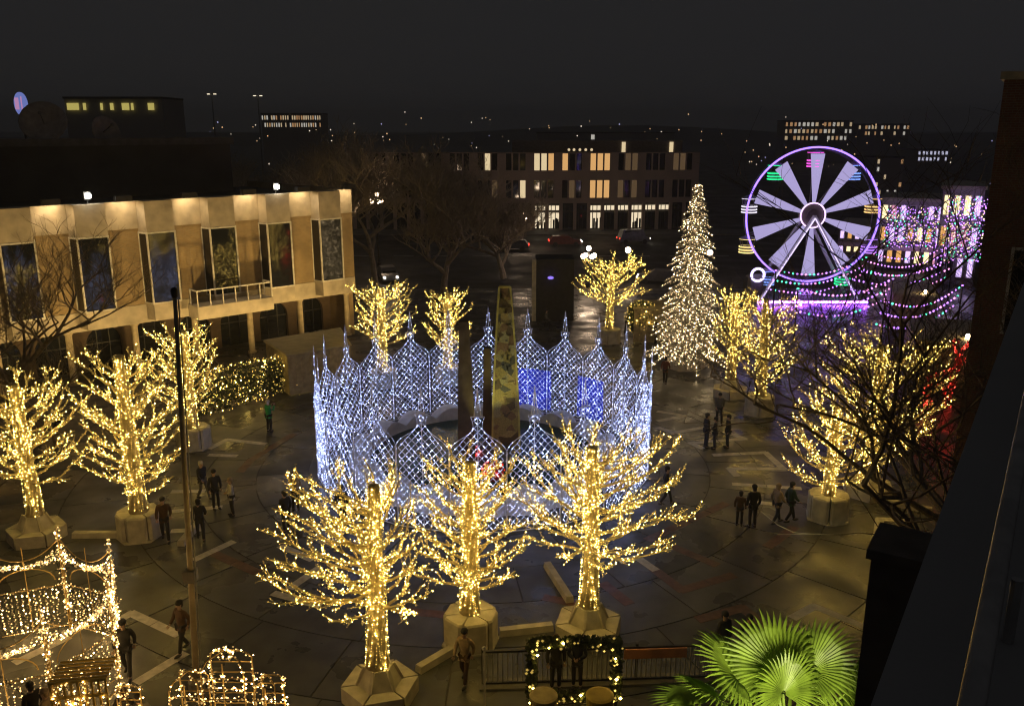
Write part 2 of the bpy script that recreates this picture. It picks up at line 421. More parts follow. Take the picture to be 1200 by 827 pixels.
# wall-wash lamps under the fascia and two floodlights on the roof edge
E_flood = emit("floodlight_glow", (1, .93, .75), 90)
def local(u, v, z): return th.matrix_basis @ Vector((u, S * v, z))
for u0, u1 in edges[:6]:
    uc = (u0 + u1) / 2
    m = MB(); vbox(m, uc - .45, uc + .45, .5, .9, RZ + .28, RZ + .42); vbox(m, uc - .45, uc + .45, .901, .94, RZ + .12, RZ + .42); vbox(m, uc - .49, uc - .451, .5, .94, RZ + .12, RZ + .42); vbox(m, uc + .451, uc + .49, .5, .94, RZ + .12, RZ + .42); hood = m.build("wash_lamp", M_black, th)
    m = MB(); vbox(m, uc - .4, uc + .4, .54, .86, RZ + .26, RZ + .27); m.build("lamp_lens", emit("wash_lens", (1, .70, .34), 55), hood)
    m = MB(); m.bar((uc, S * -.1, RZ + .0), (uc, S * .52, RZ + .34), .06); m.build("lamp_arm", M_black, hood)
for b in (3, 1):
    i = 4 - b
for bi in (1, 4):
    u0, u1 = bays[bi]; uc = (u0 + u1) / 2 + (.0)
    m = MB(); m.bar((uc, S * (BD - .2), RZ), (uc, S * (BD - .2), RZ + .35), .08); vbox(m, uc - .2, uc + .2, BD - .35, BD - .05, RZ + .3, RZ + .75)
    fl = m.build("floodlight", M_black, th)
    m = MB(); m.ball((uc, S * (BD + .06), RZ + .52), .17, 10, 6); m.build("flood_bulb", E_flood, fl)

# ground uplights added to brighten the facade, unseen behind hedge and trees
for i, u in enumerate((2.5, 9.5, 16.5, 23.5, 30.5)):
    q = local(u, 6.5, 0); up_ = thing("uplight", ["small ground uplight at the theatre's far corner", "small ground uplight second from the theatre's far corner", "small added uplight before the middle of the theatre front", "small ground uplight fourth from the theatre's far corner", "small added uplight nearest the left frame edge"][i], "uplight", (q.x, q.y, 0), th.rotation_euler.z, "uplights added along the theatre front")
    m = MB(); m.box(-.2, .2, -.15, .15, .0, .3); m.build("housing", M_black, up_)
    l = bpy.data.lights.new("added_uplight_lamp", 'SPOT'); l.energy = 2600; l.color = (1, .64, .2); l.spot_size = math.radians(105); l.spot_blend = .8; l.shadow_soft_size = .25
    lo = bpy.data.objects.new("added_uplight_lamp", l); COL.objects.link(lo); lo.parent = up_; lo.location = (0, 0, .4)
    lo.rotation_euler = Vector((0, S * -6.5, 6.5)).to_track_quat('-Z', 'Y').to_euler()

# satellite dishes on the roof
def dish(px, py, Y, r, tilt, rz, label):
    c = Q(px, py, Y)
    root = thing("satellite_dish", label, "satellite dish", (c.x, c.y, RZ - .5), rz)
    hz = c.z - (RZ - .5)
    m = MB(); m.lathe([(r * .03, -.05), (r * .35, r * .03), (r * .7, r * .14), (r, r * .3), (r * .97, r * .32), (r * .68, r * .18), (r * .3, r * .07), (.02, .04)], 20)
    d = m.build("reflector", mat("dish_paint", (.34, .3, .28), .6), root, True); d.location = (0, 0, hz); d.rotation_euler = (tilt, 0, 0)
    m = MB(); m.tube([(0, .5, 0), (0, .4, hz * .6), (0, .1, hz - .02)], [.14, .12, .1], 8); m.build("mast", M_grey, root)
    m = MB(); m.bar((0, -.0, hz + .05), (0, -r * .9, hz + r * .5), .06); m.ball((0, -r * .9, hz + r * .5), .14); m.build("feed_horn", M_grey, root)
dish(52, 146, 63, 1.55, math.radians(62), math.radians(20), "large pale satellite dish on theatre roof at far left")
dish(121, 156, 66, 1.2, math.radians(75), math.radians(62), "smaller satellite dish seen edge-on, right of the large one")

# ------------------------------------------------------------------ fountain with its slabs
ft = thing("fountain", "round fountain with scalloped white rim and dark green water inside the blue-lit ring", "fountain", FC)
def scallop_ring(r0, r1, z0, z1, amp, lobes, n=144):
    m = MB(); vv = []; ff = []
    for i in range(n):
        a = 2 * PI * i / n; bump = abs(math.sin(lobes * a / 2)); h = z1 + amp * bump; ro = r1 + .22 * bump
        for r, z in ((r0, z0), (r0, h), (ro, h - .06), (ro, z0)): vv.append((r * math.cos(a), r * math.sin(a), z))
    for i in range(n):
        j = (i + 1) % n
        for k in range(3): ff.append((4 * i + k, 4 * j + k, 4 * j + k + 1, 4 * i + k + 1))
    m.add(vv, ff); return m
scallop_ring(5.45, 6.2, -.02, .55, .45, 18).build("rim", M_white, ft)
m = MB(); m.lathe([(5.5, .3), (5.5, .32)], 64); wat = m.build("water", mat("green_water", (.012, .07, .055), .25, var=.3, scale=1.2, bump=.3, bscale=5, spec=.3), ft)
m = MB(); m.lathe([(1.5, 0), (1.5, .45), (1.3, .55)], 24); m.build("plinth", M_concd, ft)
def mosaic(name):
    m = mat(name, (.3, .25, .08), .5, var=.3)
    N = m.node_tree.nodes; L = m.node_tree.links; b = N["Principled BSDF"]
    tc = N.new("ShaderNodeTexCoord"); v = N.new("ShaderNodeTexVoronoi"); v.inputs["Scale"].default_value = 2.8
    L.new(tc.outputs["Object"], v.inputs["Vector"])
    hs = N.new("ShaderNodeSeparateColor"); L.new(v.outputs["Color"], hs.inputs[0])
    cr = N.new("ShaderNodeValToRGB"); e = cr.color_ramp; e.interpolation = 'CONSTANT'
    e.elements[0].color = (.30, .26, .08, 1); e.elements[1].position = .3; e.elements[1].color = (.10, .075, .03, 1)
    for p, c in ((.45, (.38, .32, .12, 1)), (.62, (.2, .13, .06, 1)), (.75, (.32, .31, .16, 1)), (.9, (.06, .07, .05, 1))):
        x = e.elements.new(p); x.color = c
    L.new(hs.outputs[0], cr.inputs[0])
    v2 = N.new("ShaderNodeTexVoronoi"); v2.inputs["Scale"].default_value = 9; v2.feature = 'DISTANCE_TO_EDGE'
    L.new(tc.outputs["Object"], v2.inputs["Vector"])
    lt = N.new("ShaderNodeMapRange"); lt.inputs[1].default_value = .0; lt.inputs[2].default_value = .06; lt.inputs[3].default_value = .35; lt.inputs[4].default_value = 1
    L.new(v2.outputs["Distance"], lt.inputs[0])
    mx = N.new("ShaderNodeVectorMath"); mx.operation = 'SCALE'; L.new(cr.outputs[0], mx.inputs[0]); L.new(lt.outputs[0], mx.inputs["Scale"])
    L.new(mx.outputs[0], b.inputs["Base Color"])
    return m
M_mos = mosaic("yellow_mosaic")
M_stele = mat("stele_concrete", (.10, .078, .05), .85, var=.35, scale=2, bump=.3)
def stele(px0, px1, pyt, Y, tx0, tx1, thick, ma, lean=0):
    z = Zat(pyt, Y); zb = .3; x0, x1 = Xat(px0, Y, zb + 1), Xat(px1, Y, zb + 1); a0, a1 = Xat(tx0, Y, z), Xat(tx1, Y, z)
    m = MB(); K = 9; rows = []
    for i in range(K + 1):
        s = i / K; sm_ = s ** 1.6
        l = x0 + (a0 - x0) * sm_; r = x1 + (a1 - x1) * sm_; zz = zb + (z - zb) * s
        if i == K: zz2 = zz + .12
        th_ = thick * (1 - .35 * s)
        rows.append([(l, Y - th_ / 2, zz), (r, Y - th_ / 2, zz), (r, Y + th_ / 2, zz), (l, Y + th_ / 2, zz)])
    vv = [tuple(Vector(p) - FC) for r in rows for p in r]; ff = [(0, 3, 2, 1), (4 * K, 4 * K + 1, 4 * K + 2, 4 * K + 3)]
    for i in range(K):
        for j in range(4): ff.append((4 * i + j, 4 * i + (j + 1) % 4, 4 * i + 4 + (j + 1) % 4, 4 * i + 4 + j))
    m.add(vv, ff); return m, rows
m, rows = stele(577, 609, 335, 39.8, 585, 598, .75, M_mos)
st = m.build("mosaic_slab", M_mos, ft); st["label"] = "tall tapering slab with yellow mosaic, highest in the fountain"
m = MB()
E_trim = mat("slab_edge", (.45, .42, .12), .5)
for k in (0, 1):
    for r0, r1 in zip(rows[:-1], rows[1:]): m.bar(Vector(r0[k]) - FC, Vector(r1[k]) - FC, .09)
m.bar(Vector(rows[-1][0]) - FC, Vector(rows[-1][1]) - FC, .09); m.build("slab_edge", E_trim, st)
rng = random.Random(5)                         # raised tiles and swirls on its face
for i in range(46):
    s = rng.uniform(.3, .97); k = min(8, int(s * 9)); r = rows[k]; x = rng.uniform(r[0][0] + .08, r[1][0] - .2); z = r[0][2] + rng.uniform(0, .8)
    if z > rows[-1][0][2] - .3: continue
    q = Vector((x, r[0][1], z)) - FC; m = MB(); m.box(q.x, q.x + rng.uniform(.06, .2), q.y - .045, q.y + .1, q.z, q.z + rng.uniform(.08, .35)); m.build("tile", M_mos, st)
m, _ = stele(537, 557, 376, 38.4, 538, 549, .7, M_stele); o = m.build("concrete_slab", M_stele, ft)
m, _ = stele(566, 577, 407, 40.6, 567, 575, .6, M_stele); m.build("concrete_slab", M_stele, ft)
# small floodlight in the basin that picks out the mosaic slab
c = Vector((.55, -2.6, .75))
m = MB(); m.lathe([(.16, -.4), (.16, .0), (.2, .12)], 10, c); fl = m.build("basin_lamp", M_black, ft)
sp = bpy.data.lights.new("basin_lamp_light", 'SPOT'); sp.energy = 420; sp.color = (1, .86, .25); sp.spot_size = math.radians(58); sp.spot_blend = .6; sp.shadow_soft_size = .1
so_ = bpy.data.objects.new("basin_lamp_light", sp); COL.objects.link(so_); so_.parent = ft; so_.location = c + Vector((0, 0, .2))
tgt = Vector((.5, .4, 6.0)); so_.rotation_euler = (tgt - so_.location).to_track_quat('-Z', 'Y').to_euler()

# ------------------------------------------------------------------ ring of blue-white light panels
RR, NP = 7.75, 22
ring = thing("light_ring", "large ring of blue-white net light panels with onion tops and spires round the fountain", "light display", FC)
PW = 2 * RR * math.tan(PI / NP) * .998
def outline(z):                                          # half width of a panel at height z
    if z < 3.45: return PW / 2
    if z < 4.4:
        return PW / 2 * float(np.interp((z - 3.45) / .95, (0, .12, .28, .45, .62, .78, .9, 1), (1, .96, .86, .68, .45, .26, .18, .155)))
    if z < 4.85: return .17 + .1 * ((z - 4.4) / .45) ** 2
    return .14 * max(0, 1 - (z - 4.85) / 1.15)
def make_panel(arcs):
    fr = MB(); zs = [0.05, 3.45] + [3.45 + .95 * i / 8 for i in range(1, 9)] + [4.55, 4.7, 4.849]
    for s in (-1, 1):
        fr.tube([(s * outline(z), 0, z) for z in zs], .012, 4)
        fr.tube([(s * .14, 0, 4.85), (s * .06, 0, 5.4), (0, 0, 6.0)], [.02, .02, .012], 4)
    fr.tube([(-PW / 2, 0, .06), (PW / 2, 0, .06)], .02, 4); fr.tube([(-.27, 0, 4.85), (.27, 0, 4.85)], .02, 4)
    fr.tube([(0, 0, .06), (0, 0, 5.98)], .018, 4)
    nb, pts = MB(), []
    du, dv = .285, .155; lat = {}
    for r in range(0, 32):
        z = .12 + r * dv
        if z > 4.8: break
        hw = outline(z)
        for c in range(-6, 7):
            u = (c + .5 * (r % 2)) * du
            zz = z + (.07 * math.cos(u / (PW / 2) * PI / 2) if arcs else 0)
            if abs(u) < hw - .02: lat[(r, c)] = (u, .05 * math.sin(u * 9 + r), zz); pts.append(lat[(r, c)])
    for (r, c), p in lat.items():
        for dc in ((0, -1) if r % 2 == 0 else (0, 1)):
            q = lat.get((r + 1, c + dc))
            if q:
                nb.tube([p, q], .013, 3, False); a = Vector(p); b = Vector(q)
                pts += [a.lerp(b, .2), a.lerp(b, .4), a.lerp(b, .6), a.lerp(b, .8)]
    for i in range(39): pts += [(-PW / 2 + .02, 0, .1 + i * .085), (PW / 2 - .02, .02, .14 + i * .085), (0, 0, .1 + i * .13)]
    for i in range(46):                                   # bulbs along the frame and spire
        z = 3.45 + 2.5 * i / 46
        for s in (-1, 1): pts.append((s * outline(z), 0, z))
    return fr, nb, pts
fr, nb, pts = make_panel(True)
po = fr.build("light_panel", M_wire, ring)
no = stuff(nb.build("cable_net", M_wire, po)); bo = bulbs("net_bulbs", pts, .0175, B_ICE, po, 3)
panels = [po]
for i in range(1, NP): panels.append(dup(po, ring))
a_front = -PI / 2
for i, o in enumerate(panels):
    a = a_front + 2 * PI * i / NP; o.location = (RR * math.cos(a), RR * math.sin(a), 0); o.rotation_euler = (0, 0, a + PI / 2)
m = MB(); m.lathe([(.03, 0), (.03, 3.38), (.05, 3.43)], 6); pme = None
for i in range(NP):
    a = a_front + 2 * PI * (i + .5) / NP; q = (RR * 1.012 * math.cos(a), RR * 1.012 * math.sin(a), 0)
    if pme is None: pme = m.build("ring_post", M_wire, ring, loc=q).data
    else: link("ring_post", pme, ring, q)
# bright blue cloth behind three of the back panels
M_cloth = mat("blue_cloth", (.02, .05, .75), .7, var=.25, scale=3, bump=.3, bscale=6)
for px, wd in ((626, 1.9), (687, 1.75)):
    Y = FC.y + RR + .22; x = Xat(px, Y, 1.2); dx = x - FC.x; yy = math.sqrt((RR + .25) ** 2 - dx * dx); a = math.atan2(yy, dx)
    m = MB(); K = 8
    vv = []; 
    for i in range(K + 1):
        u = -wd / 2 + wd * i / K
        for z in (.15, 1.2, 2.35): vv.append((u, .06 * math.sin(i * 1.9), z + (.12 * math.cos(u) if z > 2 else 0)))
    m.add(vv, [(3 * i + k, 3 * i + 3 + k, 3 * i + 4 + k, 3 * i + 1 + k) for i in range(K) for k in (0, 1)])
    o = m.build("blue_cloth", M_cloth, ring, loc=((RR + .28) * math.cos(a), (RR + .28) * math.sin(a), 0), rz=a - PI / 2)
    l = bpy.data.lights.new("cloth_lamp", 'SPOT'); l.energy = 260; l.color = (.25, .35, 1); l.spot_size = math.radians(70); l.spot_blend = .5; l.shadow_soft_size = .1
    lo = bpy.data.objects.new("cloth_lamp", l); COL.objects.link(lo); lo.parent = ring
    lp = Vector(((RR - 1.9) * math.cos(a), (RR - 1.9) * math.sin(a), .35)); lo.location = lp
    lo.rotation_euler = (Vector(((RR + .2) * math.cos(a), (RR + .2) * math.sin(a), 1.5)) - lp).to_track_quat('-Z', 'Y').to_euler()
    m = MB(); m.lathe([(.15, -.4), (.15, -.12), (.19, -.05)], 10, lp); m.build("lamp_housing", M_black, ring)
# red glowing lanterns floating in the basin
for i, (px, py, r) in enumerate(((578, 548, .5), (553, 524, .38))):
    c = P(px, py, .9); root = thing("red_lantern", ["round red light bundle, the larger of two in the fountain", "smaller red light bundle behind the larger one in the fountain"][i], "lantern", (c.x, c.y, .32))
    g_ = random.Random(i); pts = []
    for k in range(70):
        v = Vector((g_.gauss(0, 1), g_.gauss(0, 1), g_.gauss(0, 1))).normalized() * r; pts.append((v.x, v.y, v.z * .8 + r))
    m = MB(); m.lathe([(r * .5, 0), (r * .9, r * .5), (r * .9, r * 1.2), (r * .4, r * 1.6)], 10); m.build("cage", mat("red_cloth", (.35, .02, .03), .7), root)
    bulbs("red_bulbs", pts, .045, B_RED, root, i)

# ------------------------------------------------------------------ planters and light-wrapped trees
def hexpt(r, i, ph): a = ph + i * PI / 3; return Vector((r * math.cos(a), r * math.sin(a), 0))
def planter_drum(root, R=.85, H=1.05, ph=.0):
    for i in range(6):                                    # six concrete lobes with open joints
        a, b = hexpt(R, i, ph), hexpt(R, i + 1, ph); mid = (a + b) / 2; out = mid.normalized()
        pa = a.lerp(b, .035); pb = a.lerp(b, .965)
        poly0 = [pa * .30, pa * .95, pa.lerp(mid, .25) + out * .05, pb.lerp(mid, .25) + out * .05, pb * .95, pb * .30]
        m = MB(); m.prism([q * .97 for q in poly0], 0, .08, poly0); m.prism(poly0, .081, H - .06); m.prism(poly0, H - .059, H, [q * .95 for q in poly0])
        m.build("planter_segment", M_conc, root)
    m = MB(); m.lathe([(R * 1.09, .0), (R * 1.09, .06), (R * 1.03, .07)], 6, ph=ph); m.build("base_ring", M_conc, root)
    m = MB(); m.lathe([(.26, H - .02), (.26, H + .02)], 12); m.build("soil", M_concd, root)
    return H
def planter_step(root, R=1.1, H=1.0, ph=.0):
    h0 = .48
    for i in range(6):                                    # low outer seats
        a, b = hexpt(R, i, ph), hexpt(R, i + 1, ph); pa, pb = a.lerp(b, .03), a.lerp(b, .97)
        poly = [pa * .5, pa, pb, pb * .5]
        m = MB(); m.prism(poly, .0, h0, None); m.build("planter_seat", M_conc, root)
        top = [pa * .5, pa * .9, pb * .9, pb * .5]
        a2, b2 = hexpt(R * .58, i, ph), hexpt(R * .58, i + 1, ph); c2, d2 = hexpt(R * .36, i, ph), hexpt(R * .36, i + 1, ph)
        m = MB(); m.add([(*q[:2], z) for q, z in ((a2.lerp(b2, .06), h0 + .002), (b2.lerp(a2, .06), h0 + .002), (d2.lerp(c2, .06), H), (c2.lerp(d2, .06), H), (a2 * .3, h0 + .002), (b2 * .3, h0 + .002), (d2 * .3, H), (c2 * .3, H))],
                        [(0, 1, 2, 3), (3, 2, 6, 7), (1, 5, 6, 2), (0, 3, 7, 4), (4, 7, 6, 5)])
        m.build("collar_panel", M_conc, root)
        m = MB(); m.bar((*a2[:2], h0), (*(c2)[:2], H + .02), .09); m.build("collar_rib", M_conc, root)
    return H
def lit_tree(px, py, pytop, px0, px1, kind, label, seed, nb=24, dens=1.0, low=.18, upright=.0, br=.0138, ph=.26, mats=None):
    base = P(px, py); rg = random.Random(seed)
    root = thing("lit_tree", label, "lit tree", base, 0, "bare trees wrapped in warm string lights")
    h0 = (planter_drum if kind == 'drum' else planter_step)(root, ph=ph)
    top = Zat(pytop, base.y); th_ = top - h0
    dep = base.y * CT + (CAM_H - top * .5) * ST
    rl = (px - px0) / FPX * dep; rr = (px1 - px) / FPX * dep; R = (rl + rr) / 2
    cx = (rr - rl) / 2
    k = .27 * (th_ / 5.2) ** .5
    m = MB(); n = 9; tp = []
    for i in range(n + 1):
        s = i / n; tp.append(Vector((.05 * math.sin(3 * s + seed), .05 * math.cos(2.3 * s + seed), h0 + th_ * .96 * s)))
    rad = [k * (1.25 if i == 0 else 1 - .45 * i / n) for i in range(n + 1)]
    m.tube(tp, rad, 10); m.build("trunk", M_litbark, root, True)
    pts = []
    strands = 18
    for j in range(strands):                              # strings up the trunk
        cnt = int(th_ * .96 / .07 * dens)
        for i in range(cnt):
            s = (i + rg.random() * .6) / cnt; q = tp[0].lerp(tp[-1], s); r = k * (1.05 - .45 * s) + .035; a = 2 * PI * j / strands + .3 * math.sin(s * 9 + j)
            pts.append((q.x + r * math.cos(a), q.y + r * math.sin(a), q.z))
    for b in range(nb):
        s = low + (1 - low) * ((b + .5) / nb) ** 1.1 * .84
        z0 = h0 + th_ * s; az = b * 2.39996 + rg.uniform(-.3, .3)
        prof = math.sin(PI * min(1, (s - low) / (1 - low) * .8 + .28)) ** .7
        sn = (s - low) / (1 - low)
        L = R * rg.uniform(.78, 1.2) * (1.0 - .42 * sn ** 1.3) * (.85 if sn < .05 else 1)
        rise = min(top - .12 - z0, L * (.3 + .75 * sn + upright) * rg.uniform(.8, 1.2)); rise = max(rise, .04)
        d = Vector((math.cos(az), math.sin(az), 0)); ln = []
        sag = rg.uniform(-.06, .14) * L
        side = Vector((-d.y, d.x, 0)) * rg.uniform(-.18, .18) * L
        for i in range(7):
            q = i / 6
            ln.append(Vector((cx * q * .8, 0, z0)) + d * (L * q) + Vector((0, 0, rise * (q ** 1.35) - sag * math.sin(PI * q))) + side * math.sin(PI * q) + Vector((rg.uniform(-.04, .04), rg.uniform(-.04, .04), rg.uniform(-.05, .05))) * L * .5 * (q > 0))
        r0 = k * .175 * (1 - .4 * s)
        m = MB(); m.tube(ln, [r0 * (1 - .75 * i / 6) + .008 for i in range(7)], 5)
        chains = [(ln, r0)]
        for tw in range(rg.randint(7, 11)):
            q = rg.uniform(.3, .99); i = min(5, int(q * 6)); o = ln[i].lerp(ln[i + 1], q * 6 - i)
            dd = (ln[i + 1] - ln[i]).normalized(); ax = Vector((rg.gauss(0, 1), rg.gauss(0, 1), rg.gauss(.35, .6))).normalized()
            dd = (dd * 1.15 + ax * .75).normalized(); tl = L * rg.uniform(.10, .27)
            tws = [o, o + dd * tl * .5 + Vector((0, 0, .05 * tl)), o + dd * tl + Vector((rg.uniform(-.1, .1), rg.uniform(-.1, .1), rg.uniform(.05, .3))) * tl]
            m.tube(tws, [.016, .011, .006], 4); chains.append((tws, .02))
            if rg.random() < .6:
                o2 = tws[1]; d2 = (dd + Vector((rg.gauss(0, .6), rg.gauss(0, .6), rg.gauss(.2, .5)))).normalized() * tl * .5
                t2 = [o2, o2 + d2]; m.tube(t2, [.014, .007], 3); chains.append((t2, .012))
        m.build("branch", M_litbark, root)
        for ch, r in chains:
            tot = sum((ch[i + 1] - ch[i]).length for i in range(len(ch) - 1)); stp = .047 / dens; acc = rg.random() * stp
            for i in range(len(ch) - 1):
                a, bb = ch[i], ch[i + 1]; l = (bb - a).length
                while acc < l:
                    p = a.lerp(bb, acc / l); v = Vector((rg.gauss(0, 1), rg.gauss(0, 1), rg.gauss(0, 1))).normalized() * (r + .016)
                    pts.append(p + v); acc += stp * rg.uniform(.7, 1.3)
                acc -= l
    bulbs("string_lights", pts, br, mats or B_WARM, root, seed, (.48, .38, .14))
    return root
TREES = [
    (44, 630, 443, -30, 120, 'step', "warm-lit bare tree on stepped hexagonal planter at far left edge", 1, 26, 1.0, .24, .1),
    (165, 627, 408, 105, 232, 'drum', "tall warm-lit tree in octagon-like drum planter, just left of the lamp pole", 2, 34, 1.0, .12, .1),
    (228, 523, 383, 178, 268, 'drum', "warm-lit tree directly behind the lamp pole beside the lit hedge", 3, 28, .9, .16, .2),
    (450, 452, 333, 412, 492, 'drum', "warm-lit tree behind the blue ring nearest the theatre corner", 4, 24, .85, .28, .15),
    (526, 448, 339, 497, 556, 'drum', "narrow warm-lit tree behind the dark fountain slab", 5, 26, .85, .18, .35),
    (714, 401, 302, 674, 760, 'drum', "warm-lit tree beyond the blue ring, left of the tall fir", 6, 24, .8, .32, .15),
    (855, 463, 338, 826, 884, 'step', "slim warm-lit tree right of the fir, the farther of a close pair", 7, 26, .8, .15, .5),
    (889, 484, 345, 850, 932, 'drum', "warm-lit tree right of the fir, the nearer of a close pair", 8, 28, .85, .12, .4),
    (1016, 578, 398, 940, 1100, 'step', "broad warm-lit tree behind dark bare branches on the right", 9, 36, 1.0, .14, .1),
    (969, 606, 470, 908, 1030, 'drum', "short warm-lit tree in drum planter in front of the broad one on the right", 10, 26, .95, .08, .15),
    (446, 815, 560, 318, 505, 'step', "large warm-lit tree in the foreground, leftmost of three on front edge", 11, 34, 1.05, .3, .0),
    (552, 752, 533, 485, 618, 'drum', "warm-lit tree in drum planter, middle of the three in front", 12, 34, 1.05, .14, .1),
    (689, 742, 515, 605, 798, 'step', "wide warm-lit tree on stepped planter, rightmost of the three in front", 13, 34, 1.05, .3, .0),
]
for T_ in TREES:
    lit_tree(*T_[:8], nb=int(T_[8] * 1.6), dens=T_[9], low=T_[10], upright=T_[11])
# low lit kerbs that join the planters
for i, (a, b, l) in enumerate((((86, 629), (140, 629), "low kerb beam joining the two planters at far left"), ((585, 744), (648, 737), "low kerb beam between middle and right front planters"),
                ((490, 788), (537, 760), "low kerb beam between left and middle front planters"), ((641, 664), (668, 706), "sloping kerb beam behind the right front planter"),
                ((1024, 587), (1092, 601), "low kerb beam beside the broad tree on the right"), ((212, 640), (236, 612), "short kerb beam beside the lamp pole"))):
    a, b = P(*a), P(*b); d = (b - a); m = MB(); hw = .14; L_ = d.length
    m.prism([(0, -hw), (L_, -hw), (L_, hw), (0, hw)], 0, .22, [(0.02, -hw * .85), (L_ - .02, -hw * .85), (L_ - .02, hw * .85), (0.02, hw * .85)])
    tag(m.build("kerb_beam", M_conc, None, loc=(a.x, a.y, .006), rz=math.atan2(d.y, d.x)), l, "kerb", "low kerb beams between planters")

# ------------------------------------------------------------------ tall lit fir
def fir():
    base = P(803, 430); top = Zat(213, base.y); rg = random.Random(77)
    root = thing("fir_tree", "tall cone-shaped fir covered in creamy white lights in front of the street", "fir tree", base)
    m = MB(); m.lathe([(1.35, 0), (1.35, .6), (1.2, .62)], 6); m.build("tub", M_conc, root)
    m = MB(); m.tube([(0, 0, .5), (0, 0, top * .5), (.25, 0, top)], [.3, .18, .03], 8); m.build("trunk", M_bark, root)
    crown, pts = MB(), []; N = 320
    for i in range(N):
        s = ((i + .5) / N) ** 1.18; z = .9 + (top - 1.1) * s; az = i * 2.39996; cx = .25 * s
        L = (2.55 * (1 - s) ** .75 + .14) * rg.uniform(.72, 1.1)
        tier = math.sin(s * 60) * .12; d = Vector((math.cos(az), math.sin(az), 0)); o = Vector((cx, 0, z))
        ln = [o + d * (L * q) + Vector((0, 0, -.42 * L * q * q + .14 * L * q + tier)) for q in (0, .35, .7, 1)]
        crown.tube(ln, [.05, .035, .022, .01], 3)
        k = max(3, int(L / .16)); sd = Vector((-d.y, d.x, 0))
        for j in range(k):
            q = (j + .6) / k; a = min(2, int(q * 3)); p = ln[a].lerp(ln[a + 1], q * 3 - a)
            for sg in (-1, 1):
                tl = L * .22 * (1.15 - q) + .12; e = p + (sd * sg + d * .7).normalized() * tl + Vector((0, 0, -.1 * tl)); w_ = .05
                crown.add([p - d * w_, p + d * w_, e + Vector((0, 0, .02)), e - Vector((0, 0, .05))], [(0, 1, 2), (0, 2, 3)])
                if rg.random() < .95: pts.append(p.lerp(e, rg.random()) + Vector((0, 0, .05)))
            if rg.random() < .8: pts.append(p + Vector((0, 0, .06)))
    crown.build("crown", M_fir, root)
    bulbs("string_lights", pts, .026, B_FIR, root, 7, (.45, .4, .15))
fir()

# ------------------------------------------------------------------ hedges with lights
def leafball(m, rg, c, r, n, size):
    for i in range(n):
        v = Vector((rg.gauss(0, 1), rg.gauss(0, 1), rg.gauss(0, 1))).normalized() * (rg.random() ** .35)
        p = Vector(c) + Vector((v.x * r[0], v.y * r[1], v.z * r[2])); a = Vector((rg.gauss(0, 1), rg.gauss(0, 1), rg.gauss(0, 1))).normalized(); b = a.orthogonal().normalized()
        s = size * rg.uniform(.6, 1.3); m.add([p - a * s, p + b * s * .5, p + a * s, p - b * s * .5], [(0, 1, 2, 3)])
rg = random.Random(9)
for i, ((a, b), l) in enumerate(((((236, 492), (316, 468)), "clipped hedge strung with warm lights beside the tree behind the pole"), (((318, 467), (372, 446)), "darker stretch of lit hedge between the stall and blue ring"))):
    a, b = P(*a), P(*b); d = b - a; L = d.length; H = 2.3 - .2 * i
    root = thing("lit_hedge", l, "hedge", a, math.atan2(d.y, d.x), "hedges strung with lights")
    m = MB(); pts = []
    for k in range(int(L / .55)):
        leafball(m, rg, ((k + .5) * .55, .6, H * .5), (.5, .75, H * .55), 300, .11)
    for k in range(int(L * (105 if i == 0 else 75))): pts.append((rg.uniform(0, L), -.1 + rg.uniform(-.06, .1), rg.uniform(.15, H))) if k % 4 else pts.append((rg.uniform(0, L), rg.uniform(0, 1.1), H + .08))
    stuff(m.build("foliage", M_leaf, root)); m = MB()
    for k in range(int(L / 1.2)): m.tube([(k * 1.2 + .6, .6, 0), (k * 1.2 + .7, .6, H * .6)], [.06, .03], 5)
    m.build("stems", M_bark, root); bulbs("string_lights", pts, .032, B_WARM, root, 90 + i, (.55, .38, .07))
c = P(752, 398); root = thing("lit_bush", "round bush with scattered warm lights between lit tree and fir", "bush", c)
m = MB(); leafball(m, rg, (0, 0, 1.7), (1.35, 1.2, 1.3), 1800, .13); stuff(m.build("foliage", M_leaf, root))
m = MB(); m.tube([(0, 0, 0), (0, 0, 1.5)], [.09, .05], 6); m.build("stem", M_bark, root)
pts = []
for i in range(330):
    v = Vector((rg.gauss(0, 1), rg.gauss(0, 1), rg.gauss(0, 1))).normalized(); pts.append((v.x * 1.36, v.y * 1.22, 1.7 + v.z * 1.32))
bulbs("string_lights", pts, .034, B_WARM, root, 31, (.5, .4, .1))

# ------------------------------------------------------------------ market stall by the theatre
M_stallroof = mat("stall_canvas", (.42, .36, .2), .7, var=.15, scale=2)
M_stallwall = mat("stall_boards", (.38, .31, .17), .7, var=.25, scale=4)
def stall_at(corners, z, label, boards=True):
    q = [P(px, py, z) for px, py in corners]; c = sum(q, Vector()) / 4; c.z = 0
    root = thing("market_stall", label, "stall", c)
    pl = [(p - c) for p in q]
    m = MB(); m.prism([p[:2] for p in pl], z - .06, z + .05, [(p * .97)[:2] for p in pl]); m.build("roof", M_stallroof, root)
    for i in range(4):
        a, b = pl[i] * .94, pl[(i + 1) % 4] * .94; n = max(2, int((b - a).length / .42))
        for k in range(n):
            u, v = a.lerp(b, (k + .02) / n), a.lerp(b, (k + .98) / n); dn = Vector((-(v - u).y, (v - u).x, 0)).normalized() * .02
            m = MB(); m.prism([(u - dn)[:2], (v - dn)[:2], (v + dn)[:2], (u + dn)[:2]], .05, z - .1 - .004 * (k % 2)); m.build("board", M_stallwall, root)
    return root
stall_at([(308, 399), (335, 416), (413, 404), (400, 384)], 2.6, "yellowish flat-roofed stall in front of the theatre arches")
